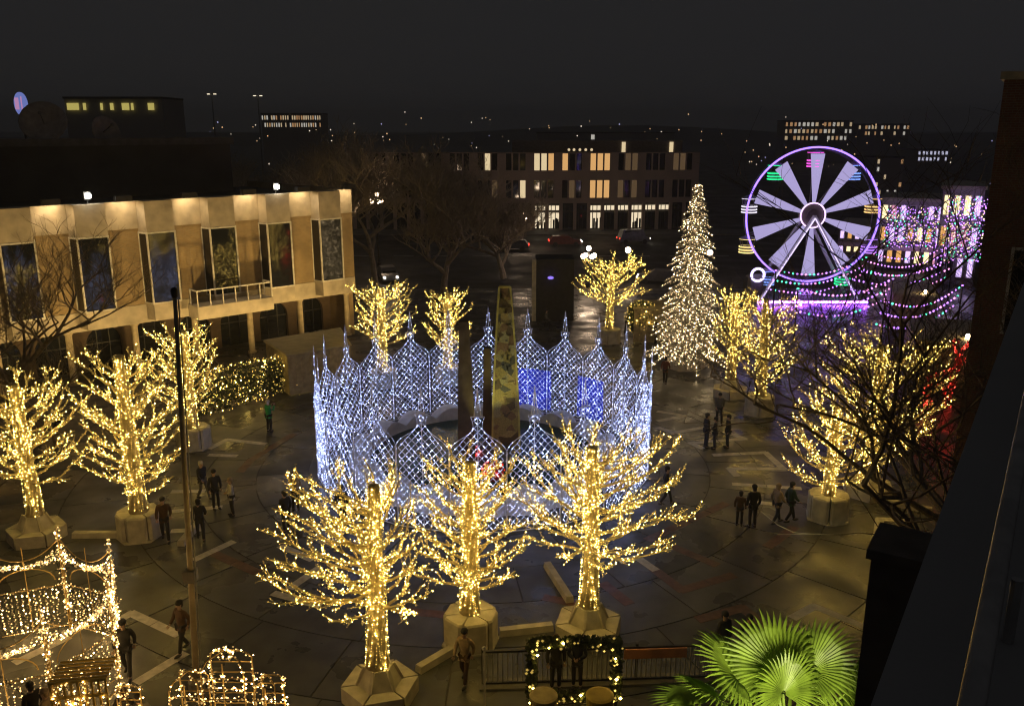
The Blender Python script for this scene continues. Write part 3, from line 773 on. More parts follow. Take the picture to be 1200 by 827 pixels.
stall_at([(742, 352), (742, 362), (800, 362), (796, 352)], 2.6, "low yellow-roofed stall behind the round lit bush")

# ------------------------------------------------------------------ ferris wheel
WY = 80.0
hub = Q(951, 252, WY)
fw = thing("ferris_wheel", "ferris wheel with purple neon rim and pale lilac spokes", "ferris wheel", (hub.x, WY, 0))
WR = 77.5 / FPX * (WY * CT + (CAM_H - hub.z) * ST); hz = hub.z
E_rim = emit("purple_neon", (.27, .15, 1.0), 3.2); E_spoke = emit("lilac_led", (.52, .45, .82), .85); E_hub = emit("pink_neon", (.85, .55, 1.0), 2.0)
def circ(R, z, n=72, y=0): return [(R * math.cos(2 * PI * i / n), y, z + R * math.sin(2 * PI * i / n)) for i in range(n + 1)]
m = MB(); m.tube(circ(WR, hz, y=-.35), .085, 6, False); m.build("rim_neon", E_rim, fw)
for y in (-.25, .9):
    m = MB(); m.tube(circ(WR - .12, hz, y=y), .06, 5, False); m.build("rim", M_grey, fw)
m = MB(); m.tube(circ(1.12, hz, 32, y=-.4), .07, 6, False); m.build("hub_neon", E_hub, fw)
m = MB()
for y0, y1, r in ((-.3, .8, 1.0), (-.42, -.3, .55)):
    vv = [(r * math.cos(2 * PI * i / 24), y, hz + r * math.sin(2 * PI * i / 24)) for y in (y0, y1) for i in range(24)]
    m.add(vv, [tuple(range(23, -1, -1)), tuple(range(24, 48))] + [(i, (i + 1) % 24, 24 + (i + 1) % 24, 24 + i) for i in range(24)])
m.build("hub", mat("hub_drum", (.2, .18, .17), .6), fw)
gcol = {90: ("magenta", (1, .1, .75)), 54: ("blue", (.2, .35, 1)), 126: ("green", (.02, 1, .2)), 162: ("white", (.75, .7, .85)), 198: ("yellow", (1, .75, .25)), 18: ("amber", (1, .6, .2)),
        -18: ("violet", (.5, .2, 1)), -54: ("green", (.02, 1, .3)), -90: ("violet", (.5, .2, 1)), 234: ("blue", (.25, .35, 1))}
for k in range(10):
    ad = 90 - 36 * k; ad = ad if ad > -100 else ad + 360; a = math.radians(ad); ra = Vector((math.cos(a), 0, math.sin(a))); sd = Vector((-math.sin(a), 0, math.cos(a)))
    C0 = Vector((0, -.3, hz))
    m = MB(); m.tube([C0 + ra * 1.1 + Vector((0, .05, 0)), C0 + ra * (WR - .15) + Vector((0, .05, 0))], .05, 5); m.tube([C0 + ra * 1.1 + Vector((0, 1.1, 0)), C0 + ra * (WR - .15) + Vector((0, 1.1, 0))], .05, 5)
    for q in (.35, .6, .85): m.bar(C0 + ra * WR * q, C0 + ra * WR * q + Vector((0, 1.1, 0)), .05)
    so_ = m.build("spoke", M_grey, fw)
    for j in range(8):                                    # fan of led tubes on each spoke
        f = (j - 3.5) / 3.5
        l = MB(); l.tube([C0 + ra * 1.2 + sd * f * .13 + Vector((0, -.06, 0)), C0 + ra * (WR * .905) + sd * f * .56 + Vector((0, -.06, 0))], [.032, .085], 4); l.build("led_tube", E_spoke, so_)
    # gondola hanging from the rim at the spoke end
    g = Vector((0, .3, hz)) + ra * (WR - .1); nm, gc = gcol.get(ad, ("violet", (.5, .2, 1)))
    m = MB(); m.lathe([(.35, -1.75), (.62, -1.6), (.68, -1.1), (.66, -1.05), (.6, -1.08)], 10, g); go = m.build("gondola", mat("gondola_shell", (.3, .3, .32), .4), fw); go["label"] = nm + " lit gondola"
    m = MB(); m.lathe([(.8, -.35), (.55, -.2), (.08, -.05)], 10, g); m.build("canopy", mat("gondola_canopy", (.35, .33, .3), .6), go)
    for i in range(5): aa = i * 2 * PI / 5; m = MB(); m.bar(g + Vector((.6 * math.cos(aa), .6 * math.sin(aa), -1.1)), g + Vector((.7 * math.cos(aa), .7 * math.sin(aa), -.33)), .05); m.build("upright", M_grey, go)
    m = MB(); m.bar(g, g + Vector((0, -.6, 0)), .08); m.build("hanger", M_grey, go)
    m = MB()
    for zz in (-1.6, -1.35, -1.08, -.36): m.tube([g + Vector((.7 * math.cos(2 * PI * i / 12), .7 * math.sin(2 * PI * i / 12), zz)) for i in range(13)], .05, 4, False)
    m.build("gondola_led", emit("led_" + nm, gc, 1.6), go)
E_leg = emit("leg_led", (.72, .6, 1.0), 1.8)
for s in (-1, 1):
    for y in (-1.0, 1.7):
        foot = Vector((s * 4.55, y * 1.15, .1)); topp = Vector((0, y * .9, hz)); m = MB(); m.bar(foot, topp, .26, .26); lg = m.build("leg", M_white, fw)
        if y < 0:
            m = MB(); m.bar(foot + Vector((.0, -.16, 0)), topp + Vector((0, -.16, -.2)), .24, .05); m.build("leg_led", E_leg, lg)
m = MB(); m.box(-5, 5, -2.2, 2.8, 0, .35); m.build("platform", M_grey, fw)
E_plat = emit("platform_led", (.40, .10, 1.0), 30)
for x0, x1 in ((-5, -1.8), (-1.6, 1.6), (1.8, 5)):
    m = MB(); m.box(x0, x1, -2.32, -2.2, .12, .3); m.build("platform_led", E_plat, fw)
m = MB()
for i in range(21): m.bar((-5 + i * .5, -2.15, .35), (-5 + i * .5, -2.15, 1.35), .04)
m.bar((-5, -2.15, 1.35), (5, -2.15, 1.35), .06); m.build("platform_railing", M_grey, fw)
c = P(884, 352); bo_ = thing("ticket_booth", "small ticket booth with round purple neon ring left of the ferris wheel", "booth", c)
m = MB(); m.box(-.6, .6, -.5, .5, 0, 2.2); m.build("booth_body", M_grey, bo_); m = MB(); m.prism([(-.8, -.7), (.8, -.7), (.8, .7), (-.8, .7)], 2.2, 2.45, [(-.5, -.4), (.5, -.4), (.5, .4), (-.5, .4)]); m.build("booth_roof", M_concd, bo_)
m = MB(); m.tube(circ(.58, Zat(322, c.y - .5), 24, y=-.56), .12, 6, False); m.build("neon_ring", emit("booth_neon", (.6, .5, 1), 3), bo_)
m = MB(); m.bar((0, 0, 2.4), (0, -.5, Zat(322, c.y) - .5), .08); m.build("ring_bracket", M_grey, bo_)

# ------------------------------------------------------------------ warm light pavilion at lower left
pc = Vector((-14.15, 22.1, 0)); pv = thing("light_pavilion", "round pavilion of warm string lights with arched openings at lower left", "light display", pc)
pr, pn = 2.55, 8
for i in range(pn):
    a = -PI / 2 + 2 * PI * (i + .5) / pn; wd = 2 * pr * math.tan(PI / pn); R_ = pr
    root = MB(); hw = wd / 2 - .03
    for s in (-1, 1): root.tube([(s * hw, 0, 0), (s * hw, 0, 2.5), (s * hw, 0, 3.55 if i % 2 == 0 else 3.1)], [.03, .025, .01], 5)
    arcp = [(hw * .78 * math.cos(PI - PI * k / 12), 0, 1.75 + .5 * math.sin(PI * k / 12)) for k in range(13)]
    root.tube(arcp, .02, 4); root.tube([(-hw, 0, 1.55), (hw, 0, 1.55)], .02, 4); root.tube([(-hw * .85, 0, .12), (hw * .85, 0, .12)], .02, 4)
    swag = [(hw * (k / 6 - 1), 0, 2.55 + .55 * (abs(k / 6 - 1)) ** 2) for k in range(13)]; root.tube(swag, .02, 4); root.tube([(0, 0, .1), (0, 0, 3.0)], .015, 4)
    po = root.build("pavilion_panel", mat("gold_frame", (.5, .36, .14), .4, metal=.5), pv, loc=(pr * math.cos(a), pr * math.sin(a), 0), rz=a + PI / 2)
    pts = []; g_ = random.Random(i)
    for k in range(260): u = g_.uniform(-1, 1); pts.append((u * hw, g_.gauss(0, .04), 2.28 + .55 * u * u * g_.random() + .12 * g_.random()))
    for k in range(90): z = 3.5 * g_.random(); pts += [(s * hw + g_.gauss(0, .05), g_.gauss(0, .05), z) for s in (-1, 1)]
    for st_ in range(11):
        u = -hw * .8 + hw * 1.6 * st_ / 10
        for k in range(19): pts.append((u * (.9 + .1 * k / 19) + g_.gauss(0, .025), g_.gauss(0, .03), .14 + 1.35 * k / 19))
    for k in range(26): pts.append((-hw * .85 + hw * 1.7 * k / 26, 0, .12)); pts.append((-hw + hw * 2 * k / 26, 0, 1.56 + g_.gauss(0, .03)))
    bulbs("string_lights", pts, .026, B_GATE, po, 50 + i)
# crown-shaped light castle at the bottom edge
def tower(m, pts, cx, w_, z0, z1, g_, rows):
    for s in (-1, 1):
        for y in (-.35, .35): m.tube([(cx + s * w_, y, z0), (cx + s * w_, y, z1 * .86), (cx + s * w_ * .8, y * .6, z1 * .93), (cx, 0, z1)], .022, 4)
    m.tube([(cx, -.36, z0), (cx, -.3, z1 * .93)], .02, 4)
    for r in range(rows):
        z = z0 + (z1 * .86 - z0) * (r + .5) / rows
        m.tube([(cx - w_, -.35, z), (cx, -.42, z + .06), (cx + w_, -.35, z)], .018, 4); m.tube([(cx - w_, .35, z), (cx + w_, .35, z)], .018, 4)
        for k in range(26): u = g_.uniform(-1, 1); pts.append((cx + u * w_, -.38 + g_.gauss(0, .04), z + .06 * (1 - abs(u)) + g_.gauss(0, .03)))
    for k in range(int((z1 - z0) * 42)):
        z = z0 + (z1 - z0) * g_.random(); q = 1 if z < z1 * .86 else max(0, (z1 - z) / (z1 * .14)) ** .6
        for s in (-1, 1): pts.append((cx + s * w_ * q + g_.gauss(0, .04), g_.choice((-.35, .35)) * q + g_.gauss(0, .03), z))
for (px, pyt, Y, wd, sd, lab) in ((266, 760, 18.9, .52, True, "light-strung castle turret with two side towers at the bottom edge"), (145, 803, 18.6, .26, False, "small light-strung finial right of the golden steps")):
    zt = Zat(pyt, Y); c = Vector((Xat(px, Y, zt * .8), Y, 0)); root = thing("light_castle", lab, "light display", c); m = MB(); pts = []; g_ = random.Random(px)
    tower(m, pts, 0, wd, 0, zt, g_, 9)
    for k in range(40): a = g_.random() * 2 * PI; pts.append((.17 * math.cos(a), g_.gauss(0, .05), zt - .12 + .17 * math.sin(a)))
    if sd:
        tower(m, pts, -.98, .36, 0, zt - .62, g_, 7); tower(m, pts, 1.0, .27, 0, zt - .72, g_, 7)
    m.build("frame", MATS["gold_frame"], root); bulbs("string_lights", pts, .024, B_GATE, root, px)
# golden lattice steps
c = Vector((Xat(102, 18.4, 2.0), 18.4, 0)); root = thing("golden_steps", "golden lattice plinth with steps at the bottom edge left of the turret", "plinth", c, .15)
zt = Zat(786, 18.4); M_gold = mat("gold_paint", (.62, .44, .1), .45, metal=.3)
for k in range(9):
    m = MB(); x = -.62 + k * 1.24 / 8; m.bar((x, -.4, 0), (x, -.4, zt), .05); m.build("upright", M_gold, root)
for k in range(7):
    m = MB(); m.bar((-.65, -.4, zt * (k + 1) / 7), (.65, -.4, zt * (k + 1) / 7), .06); m.build("crossbar", M_gold, root)
for k in range(6):
    m = MB(); y = -.3 + k * .15; m.bar((-.65, y, zt), (.65, y, zt), .05); m.build("top_slat", M_gold, root)
pts = [(rg.uniform(-.6, .6), -.45, rg.uniform(.2, zt)) for k in range(160)]; bulbs("string_lights", pts, .024, B_GATE, root, 4)
# tall lamp pole
b = P(231, 806); z = Zat(350, b.y); root = thing("lamp_pole", "tall slender lamp pole standing left of the ring, unlit head on top", "lamp pole", b)
tx = Xat(205, b.y, z) - b.x
m = MB(); m.tube([(0, 0, 0), (tx * .5, 0, z * .5), (tx, 0, z)], [.095, .075, .05], 10); m.build("pole", mat("pole_paint", (.4, .33, .22), .55, metal=.2), root, True)
m = MB(); m.lathe([(.24, 0), (.24, .25), (.15, .4)], 10); m.build("pole_base", M_grey, root)
m = MB(); m.lathe([(.05, 0), (.08, .05), (.095, .2), (.07, .27), (.02, .3)], 10, (tx, 0, z)); m.build("lamp_head", M_black, root)
m = MB(); m.box(tx * .3 - .16, tx * .3 + .16, -.16, .16, z * .3, z * .3 + .35); m.build("collar", M_grey, root)
m = MB(); m.tube([(.16, -.05, 0), (tx * .5 + .15, -.05, z * .5), (tx + .1, -.03, z)], .02, 5); m.build("conduit", M_grey, root)

# ------------------------------------------------------------------ railing and garland frame at the front
ra, rb = P(566, 803), P(832, 783); rb.y = ra.y + .35
d = rb - ra; L = d.length
root = thing("railing", "dark metal baluster railing along the front edge behind the garland frame", "railing", ra, math.atan2(d.y, d.x))
n = int(L / .14)
for k in range(n + 1):
    m = MB(); x = L * k / n; m.bar((x, 0, .08), (x, 0, 1.08), .03); m.build("baluster", M_steel, root)
for zz in (.08, 1.1):
    m = MB(); m.bar((0, 0, zz), (L, 0, zz), .06); m.build("rail", M_black, root)
m = MB(); m.box(-.1, L + .1, -.25, .25, 0, .06); m.build("plinth", M_concd, root)
for x in (0, L * .33, L * .66, L):
    m = MB(); m.bar((x, .03, 0), (x, .03, 1.2), .07); m.build("post", M_black, root)
m = MB(); m.bar((L * .60, -.14, .98), (L * .87, -.14, .98), .05, .3); sgn_ = m.build("wooden_panel", mat("orange_board", (.5, .2, .09), .5), root); sgn_["label"] = "orange board fixed on the railing"
# garland
gy = 20.9; gx0, gx1 = Xat(623, gy, 1), Xat(722, gy, 1); zt = Zat(752, gy); zb = Zat(815, gy)
root = thing("garland_frame", "rectangular frame wrapped in green garland and warm lights in front of the railing", "garland frame", ((gx0 + gx1) / 2, gy, 0))
hw = (gx1 - gx0) / 2; m = MB(); gp = []
pth = [(-hw, zb), (-hw, zt), (hw, zt), (hw, zb), (-hw, zb)]
m2 = MB()
for (x0, z0), (x1, z1) in zip(pth[:-1], pth[1:]):
    m2.bar((x0, 0, z0), (x1, 0, z1), .08); k = int(max(abs(x1 - x0), abs(z1 - z0)) / .09)
    for i in range(k):
        x, z = x0 + (x1 - x0) * i / k, z0 + (z1 - z0) * i / k; leafball(m, rg, (x, 0, z), (.17, .17, .17), 26, .08)
        if rg.random() < .75: gp.append((x + rg.gauss(0, .1), -.16 + rg.gauss(0, .04), z + rg.gauss(0, .1)))
for s in (-1, 1): m2.bar((s * hw, 0, 0), (s * hw, 0, zb), .08)
m2.build("frame", M_black, root); stuff(m.build("garland", M_leaf, root)); bulbs("string_lights", gp, .042, B_WARM, root, 61)
for i, px in enumerate((637, 703)):
    c = Vector((Xat(px, gy - .75, .9), gy - .75, 0)); m = MB(); m.lathe([(.34, 0), (.36, .1), (.36, .8), (.38, .86), (.38, .92), (.3, .94)], 20)
    o = m.build("cocktail_drum", [M_stallwall, mat("yellow_drum", (.45, .33, .06), .6)][i], None, loc=c); tag(o, ["dull round drum left below the garland frame", "yellow-topped round drum right below the garland frame"][i], "drum")
# end pole
b = P(568, 826); m = MB(); m.tube([(0, 0, 0), (0, 0, 1.75)], .035, 6); m.ball((0, 0, 1.78), .07); tag(m.build("barrier_post", M_frame, None, loc=b), "thin pale post at left end of the front railing", "post")

# ------------------------------------------------------------------ bare trees
def bare_tree(loc, h, spread, label, seed, levels=5, split=(3, 4), trunk=.28, lean=(0, 0), group="bare winter trees", up=.25, first=.3, name="bare_tree", rk=.56, bk=None):
    rg = random.Random(seed); root = thing(name, label, "tree", loc, 0, group); tm, bm = MB(), MB()
    def grow(p, d, L, r, lv, m):
        k = 4 if lv < 3 else 3; ln = [p]; dd = d.copy()
        for i in range(k):
            dd = (dd + Vector((rg.gauss(0, .13), rg.gauss(0, .13), rg.gauss(.02, .1)))).normalized(); ln.append(ln[-1] + dd * L / k)
        m.tube(ln, [r * (1 - .5 * i / k) for i in range(k + 1)], [8, 6, 5, 4, 3, 3, 3][lv], False)
        if lv >= levels: return
        nch = rg.randint(*split) + (1 if lv == 0 else 0)
        for j in range(nch):
            q = 1.0 if j == 0 else rg.uniform(.35, 1.0); i = min(k - 1, int(q * k)); o = ln[i].lerp(ln[i + 1], q * k - i)
            az = rg.uniform(0, 2 * PI) if lv else j * 2 * PI / nch + rg.uniform(-.4, .4)
            ax = Vector((math.cos(az), math.sin(az), 0)); nd = dd * (.75 if lv else .5) + ax * (.75 if lv else spread) + Vector((0, 0, up))
            grow(o, nd.normalized(), L * (rg.uniform(.6, .82) if lv else rg.uniform(.8, 1.0)), r * (rk if lv else .6), lv + 1, bm)
    d = Vector((lean[0], lean[1], 1)).normalized()
    grow(Vector((0, 0, 0)), d, h * first, trunk, 0, tm)
    tm.build("trunk", bk or M_bark, root); bm.build("crown", bk or M_bark, root)
    return root
bare_tree(P(42, 520), 13.5, 1.0, "dark bare tree in front of theatre's left windows", 11, 6, (3, 4), .26, first=.27)
bare_tree((Xat(60, 41, 0), 41.5, 0), 7, 1.1, "low dark shrub tree under the theatre's left overhang", 12, 5, (3, 5), .12, first=.28)
for i, (px, py, Y, h, l) in enumerate(((440, 330, 88, 19, "big bare tree right behind the theatre corner"), (520, 330, 84, 16, "bare tree behind the ring's narrow lit tree"),
        (385, 300, 100, 20, "bare tree showing above the theatre roof floodlight"), (590, 320, 92, 13, "small bare tree in front of curved block"), (300, 280, 104, 17, "faint bare tree behind the theatre roof"))):
    bare_tree((Xat(px, Y, 0), Y, 0), h, .8, l, 30 + i, 6, (3, 5), .36, first=.26, rk=.62, bk=M_palebark)
bare_tree((11.9, 18.6, 0), 16.6, 1.15, "large dark bare tree spreading its branches across the right side", 41, 6, (3, 4), .21, lean=(-.02, .05), first=.33, up=.14, rk=.54)
bare_tree((15.4, 27.5, 0), 18.5, 1.05, "second dark bare tree behind the first, right of the ferris wheel", 42, 6, (3, 4), .24, first=.3, up=.14, rk=.54)

# ------------------------------------------------------------------ own building: parapet, handrail, pier
DA = math.radians(32.26); D = Vector((math.sin(DA), math.cos(DA), 0)); Nn = Vector((math.cos(DA), -math.sin(DA), 0))
M_par = mat("parapet_paint", (.42, .41, .40), .8, var=.06, scale=1.0, bump=.05)
def obox(m, p0, p1, s0, s1, z0, z1):
    q = [Nn * p + D * s for p, s in ((p0, s0), (p1, s0), (p1, s1), (p0, s1))]; m.prism([x[:2] for x in q], z0, z1)
hh = 1.3
par = thing("parapet", "wide dark parapet wall of the viewer's own building at right edge", "parapet", (0, 0, 0))
m = MB(); obox(m, -.226, .9, -1.0, 14, 13.0, CAM_H - hh - .08); m.build("wall", M_par, par)
m = MB(); obox(m, -.232, .9, -1.0, 14.01, CAM_H - hh - .079, CAM_H - hh); m.build("coping", M_par, par)
m = MB(); obox(m, .0, 8, -4, 13.9, 0, 12.99); tag(m.build("own_building", brickmat("own_brick", (.2, .09, .06), (.16, .07, .05), (.2, .18, .16), .22, .075), None), "brick wall of the viewer's own building below the parapet", "building")
hr = thing("handrail", "round steel handrail on the dark parapet, tinted violet and amber", "handrail", (0, 0, 0))
zr = CAM_H - 1.12
m = MB(); m.tube([Nn * -.028 + D * -.8 + Vector((0, 0, zr)), Nn * -.028 + D * 13 + Vector((0, 0, zr))], .026, 14); m.build("pipe", M_steel, hr, True)
for s in (2.4, 5.2, 8.0, 10.8):
    m = MB(); c = Nn * .02 + D * s; m.tube([Vector((c.x, c.y, CAM_H - hh)), Vector((c.x, c.y, zr))], .015, 8); m.build("bracket", M_steel, hr)
pa = P(1033, 640, 11.6); m = MB(); ang = -DA
m.box(-.04, .95, -.3, .3, 0, 11.6); m.box(-.08, .99, -.34, .34, 11.601, 11.7)
tag(m.build("pier", mat("pier_paint", (.16, .155, .15), .85), None, loc=(pa.x, pa.y, 0), rz=ang), "dark flat-topped pier standing out from the viewer's building", "pier")
# brick tower at right edge
tw = Vector((Xat(1167, 30, 15), 30, 0)); zt = Zat(84, 30)
root = thing("brick_tower", "dark red brick tower with pale coping at upper right edge", "tower", tw, -.56)
m = MB(); m.box(0, 7, 0, 7, 0, zt - .25); m.build("wall", brickmat("tower_brick", (.2, .085, .055), (.16, .07, .045), (.2, .17, .15), .24, .08), root)
m = MB(); m.box(-.12, 7.1, -.12, 7.1, zt - .25, zt); m.build("coping", M_conc, root)
m = MB(); m.box(.9, 2.2, -.06, .1, 8.6, 11.6); wn = m.build("window", M_frame, root); m = MB(); m.box(1.0, 2.1, -.09, -.061, 8.7, 11.5); m.build("pane", M_glass, wn)

# ------------------------------------------------------------------ fan palm
pcn = Vector((0, 0, CAM_H)) + ray(922, 862) * 10.2
M_palm = mat("palm_leaf", (.15, .22, .025), .5, var=.45, scale=5)
_n = M_palm.node_tree.nodes; _b = _n["Principled BSDF"]
_tr = _n.new("ShaderNodeBsdfTranslucent"); _tr.inputs[0].default_value = (.25, .42, .03, 1); _mx = _n.new("ShaderNodeMixShader"); _mx.inputs[0].default_value = .35
M_palm.node_tree.links.new(_b.outputs[0], _mx.inputs[1]); M_palm.node_tree.links.new(_tr.outputs[0], _mx.inputs[2]); M_palm.node_tree.links.new(_mx.outputs[0], _n["Material Output"].inputs[0])
palm = thing("fan_palm", "bright green floodlit fan palm at the bottom right", "palm", (pcn.x, pcn.y, 0))
m = MB(); m.tube([(0, 0, 0), (.05, .02, pcn.z * .5), (0, 0, pcn.z)], [.2, .17, .2], 12)
for k in range(120):
    a = k * 2.4; z = pcn.z * (.35 + .65 * k / 120); m.bar((.17 * math.cos(a), .17 * math.sin(a), z), (.3 * math.cos(a), .3 * math.sin(a), z + .22), .05)
m.build("trunk", M_bark, palm)
def frond(d, pet, R, roll, seed):
    g_ = random.Random(seed); d = d.normalized(); side = d.cross(Vector((0, 0, 1))).normalized(); up = side.cross(d).normalized()
    q = Matrix.Rotation(roll, 3, d); side = q @ side; up = q @ up
    hub_ = Vector((0, 0, pcn.z)) + d * pet; m = MB()
    m.tube([Vector((0, 0, pcn.z - .1)), Vector((0, 0, pcn.z)) + d * pet * .5 - Vector((0, 0, .02)), hub_], [.03, .022, .016], 5)
    n = 44
    for i in range(n):
        a = math.radians(-128 + 256 * (i + .5) / n); r = R * (.82 + .18 * math.cos(a * .8)) * g_.uniform(.93, 1.04)
        f = d * math.cos(a) + side * math.sin(a); tn = (side * math.cos(a) - d * math.sin(a)); da = math.radians(256 / n) * .5
        p0 = hub_; droop = lambda q_: up * (.14 * R * math.sin(q_ * 1.6)) - Vector((0, 0, .22 * R * q_ ** 2.6))
        ms = []
        for q_ in (.06, .35, .62, .85, 1.0):
            wd = r * q_ * da * (1.0 if q_ < .63 else max(.06, (1 - q_) / .38)); c = p0 + f * r * q_ + droop(q_)
            ms.append((c - tn * wd, c + up * wd * .75, c + tn * wd))
        vv = [v for t_ in ms for v in t_]; m.add(vv, [(3 * j + k, 3 * j + k + 1, 3 * j + k + 4, 3 * j + k + 3) for j in range(4) for k in (0, 1)])
    m.build("frond", M_palm, palm)
g_ = random.Random(3)
for az, el, pet, R, roll in ((95, 48, .72, .86, .0), (140, 36, .8, .82, .3), (52, 40, .8, .84, -.3), (175, 28, .9, .66, .35), (15, 30, .85, .7, -.2), (205, 20, .9, .68, .2), (-15, 15, .9, .65, 0), (110, 75, .5, .66, .1), (70, 15, 1.0, .65, 0), (160, 8, 1.05, .62, .1), (100, -5, 1.0, .6, 0),
                             (235, -20, .9, .65, 0), (275, -30, .9, .65, 0), (315, -25, .9, .65, 0), (340, 0, .9, .6, 0), (30, -8, 1.0, .6, 0), (215, -5, 1.0, .6, 0)):
    a, e = math.radians(az), math.radians(el); frond(Vector((math.cos(a) * math.cos(e), math.sin(a) * math.cos(e), math.sin(e))), pet, R, roll, az)
# floodlight on a bracket of the wall that lights the palm
fp = Vector((pcn.x - 1.1, pcn.y - 4.2, pcn.z + 1.4))
pl = thing("wall_floodlight", "floodlight on a wall bracket aimed at the palm", "floodlight", fp)
m = MB(); m.box(-.16, .16, -.1, .1, -.12, .12); m.build("housing", M_black, pl)
m = MB(); m.bar((0, 0, 0), (Nn * 1.1 + D * .1), .05); m.build("bracket", M_black, pl)
l = bpy.data.lights.new("floodlight_lamp", 'SPOT'); l.energy = 2900; l.color = (1, .93, .5); l.spot_size = math.radians(33); l.spot_blend = .5; l.shadow_soft_size = .12
lo = bpy.data.objects.new("floodlight_lamp", l); COL.objects.link(lo); lo.parent = pl; lo.location = (0, .14, 0); lo.rotation_euler = (Vector((pcn.x - .3, pcn.y + .3, pcn.z + .25)) - fp).to_track_quat('-Z', 'Y').to_euler()

# ------------------------------------------------------------------ far side of the street: curved block
E_win = [emit("lit_window_amber", (1, .55, .2), .75, False), emit("lit_window_cream", (1, .78, .45), .8, False), emit("lit_window_dim", (.8, .5, .25), .12, False)]
E_shop = emit("shop_light", (1, .82, .55), 1.0)
M_block = mat("block_stone", (.50, .38, .31), .85, var=.15, scale=.3)
rg = random.Random(21)
CBY = 137.0
ch = Zat(180, CBY); root = thing("curved_block", "long curved three storey office block with rows of tall windows across the street", "building", (0, CBY, 0))
xl, xr = Xat(395, CBY, 6), Xat(822, CBY, 6); Rb = 160.0; cxm = (xl + xr) / 2
def cb(x, off=0): return math.sqrt(Rb * Rb - (x - cxm) ** 2) * -1 + Rb + off      # convex towards us
n = 52; xs = np.linspace(xl, xr, n + 1); floors = [(4.3, 5.0, 7.7), (8.4, 9.2, 11.9)]
zr_ = ch
for (z0, z1) in ((4.2, 5.0), (7.7, 9.2), (11.9, zr_)):
    m = MB(); vv, ff = [], []
    for x in xs: y = cb(x); vv += [(x, y, z0), (x, y, z1), (x, y + 1, z1), (x, y + 1, z0)]
    for i in range(n): ff += [(4 * i, 4 * i + 4, 4 * i + 5, 4 * i + 1), (4 * i + 1, 4 * i + 5, 4 * i + 6, 4 * i + 2), (4 * i + 3, 4 * i + 7, 4 * i + 4, 4 * i)]
    m.add(vv, ff); m.build("wall_band", M_block, root)
m = MB(); m.prism([(x, cb(x, .5)) for x in xs] + [(xr, 22), (xl, 22)], zr_ - .8, zr_ - .4); m.build("roof", M_roof, root)
m = MB(); m.prism([(x, cb(x, 1.0)) for x in xs] + [(xr, 22), (xl, 22)], 0, zr_ - .9); m.build("core", mat("core_dark", (.05, .045, .042), .9), root)
wsh = {}
for row, (z0, z1) in enumerate(((5.0, 7.7), (9.2, 11.9))):
    for i in range(n):
        x0, x1 = xs[i], xs[i + 1]; y0, y1 = cb(x0), cb(x1)
        if i % 4 == 3:
            m = MB(); m.add([(x0, y0, z0), (x1, y1, z0), (x1, y1, z1), (x0, y0, z1)], [(0, 1, 2, 3)]); m.build("pier_panel", M_block, root); continue
        pxw = 395 + 427 * (i + .5) / n
        lit = (row == 1 and (628 < pxw < 662 or 690 < pxw < 722 or 782 < pxw < 806 or 568 < pxw < 574)) or (row == 0 and (595 < pxw < 624 and rg.random() < .6 or 786 < pxw < 792))
        mt = E_win[0] if 690 < pxw < 722 else rg.choice(E_win[:2]) if lit else (E_win[2] if rg.random() < .1 else M_glass)
        if lit and 782 < pxw: mt = E_win[2]
        m = MB(); f = .12
        for a, b in ((0, f), (1 - f, 1)): m.add([(x0 + (x1 - x0) * a, y0 + (y1 - y0) * a, z0), (x0 + (x1 - x0) * b, y0 + (y1 - y0) * b, z0), (x0 + (x1 - x0) * b, y0 + (y1 - y0) * b, z1), (x0 + (x1 - x0) * a, y0 + (y1 - y0) * a, z1)], [(0, 1, 2, 3)])
        wo = m.build("window", M_block, root)
        m = MB(); m.add([(x0, y0 + .4, z0), (x1, y1 + .4, z0), (x1, y1 + .4, z1), (x0, y0 + .4, z1)], [(0, 1, 2, 3)]); m.build("pane", mt, wo)
for i in range(0, n, 2):
    x0, x1 = xs[i], xs[min(n, i + 2)]; y0, y1 = cb(x0, .3), cb(x1, .3); pxw = 395 + 427 * (i + 1) / n
    lit = 618 < pxw < 660 or 668 < pxw < 674 or 684 < pxw < 706 or 740 < pxw < 750; half = 706 < pxw < 790
    m = MB(); m.bar((x0, y0 - .2, 0), (x0, y0 - .2, 4.2), .5); m.build("pier", M_block, root)
    for z0, z1, e in ((.3, 2.7, lit), (3.1, 3.8, lit or (half and rg.random() < .6))):
        m = MB(); m.add([(x0 + .3, y0, z0), (x1 - .3, y1, z0), (x1 - .3, y1, z1), (x0 + .3, y0, z1)], [(0, 1, 2, 3)])
        o = m.build("shop_window", E_shop if e else M_glass, root)
        m = MB()
        for q in (.3, .6): m.bar((x0 + (x1 - x0) * q, y0 - .05, z0), (x0 + (x1 - x0) * q, y0 - .05, z1), .12)
        if e and z0 < 1:
            for j in range(4): xx = x0 + .4 + rg.random() * (x1 - x0 - .8); m.box(xx, xx + .3, y0 - .1, y0 - .05, z0, z0 + rg.uniform(.6, 1.7))
        m.build("mullion", M_black, o)
z0 = zr_ - .4; m = MB(); m.box(Xat(600, 145, 13), Xat(800, 145, 13), 8, 16, z0, z0 + 2.2); pth_ = m.build("roof_plant", mat("plant_room", (.2, .17, .15), .9), root)
for px in (668, 674, 681, 688, 695): m = MB(); x = Xat(px, CBY, 12); m.ball((x, 2.6, z0 + .9), .22, 6, 4); m.build("roof_lamp", E_win[1], root)
for px in (731, 787): m = MB(); x = Xat(px, CBY + 7.8, 13); m.box(x - .3, x + .3, 7.8, 7.95, z0 + .3, z0 + 2.0); m.build("roof_lamp", E_win[1], root)
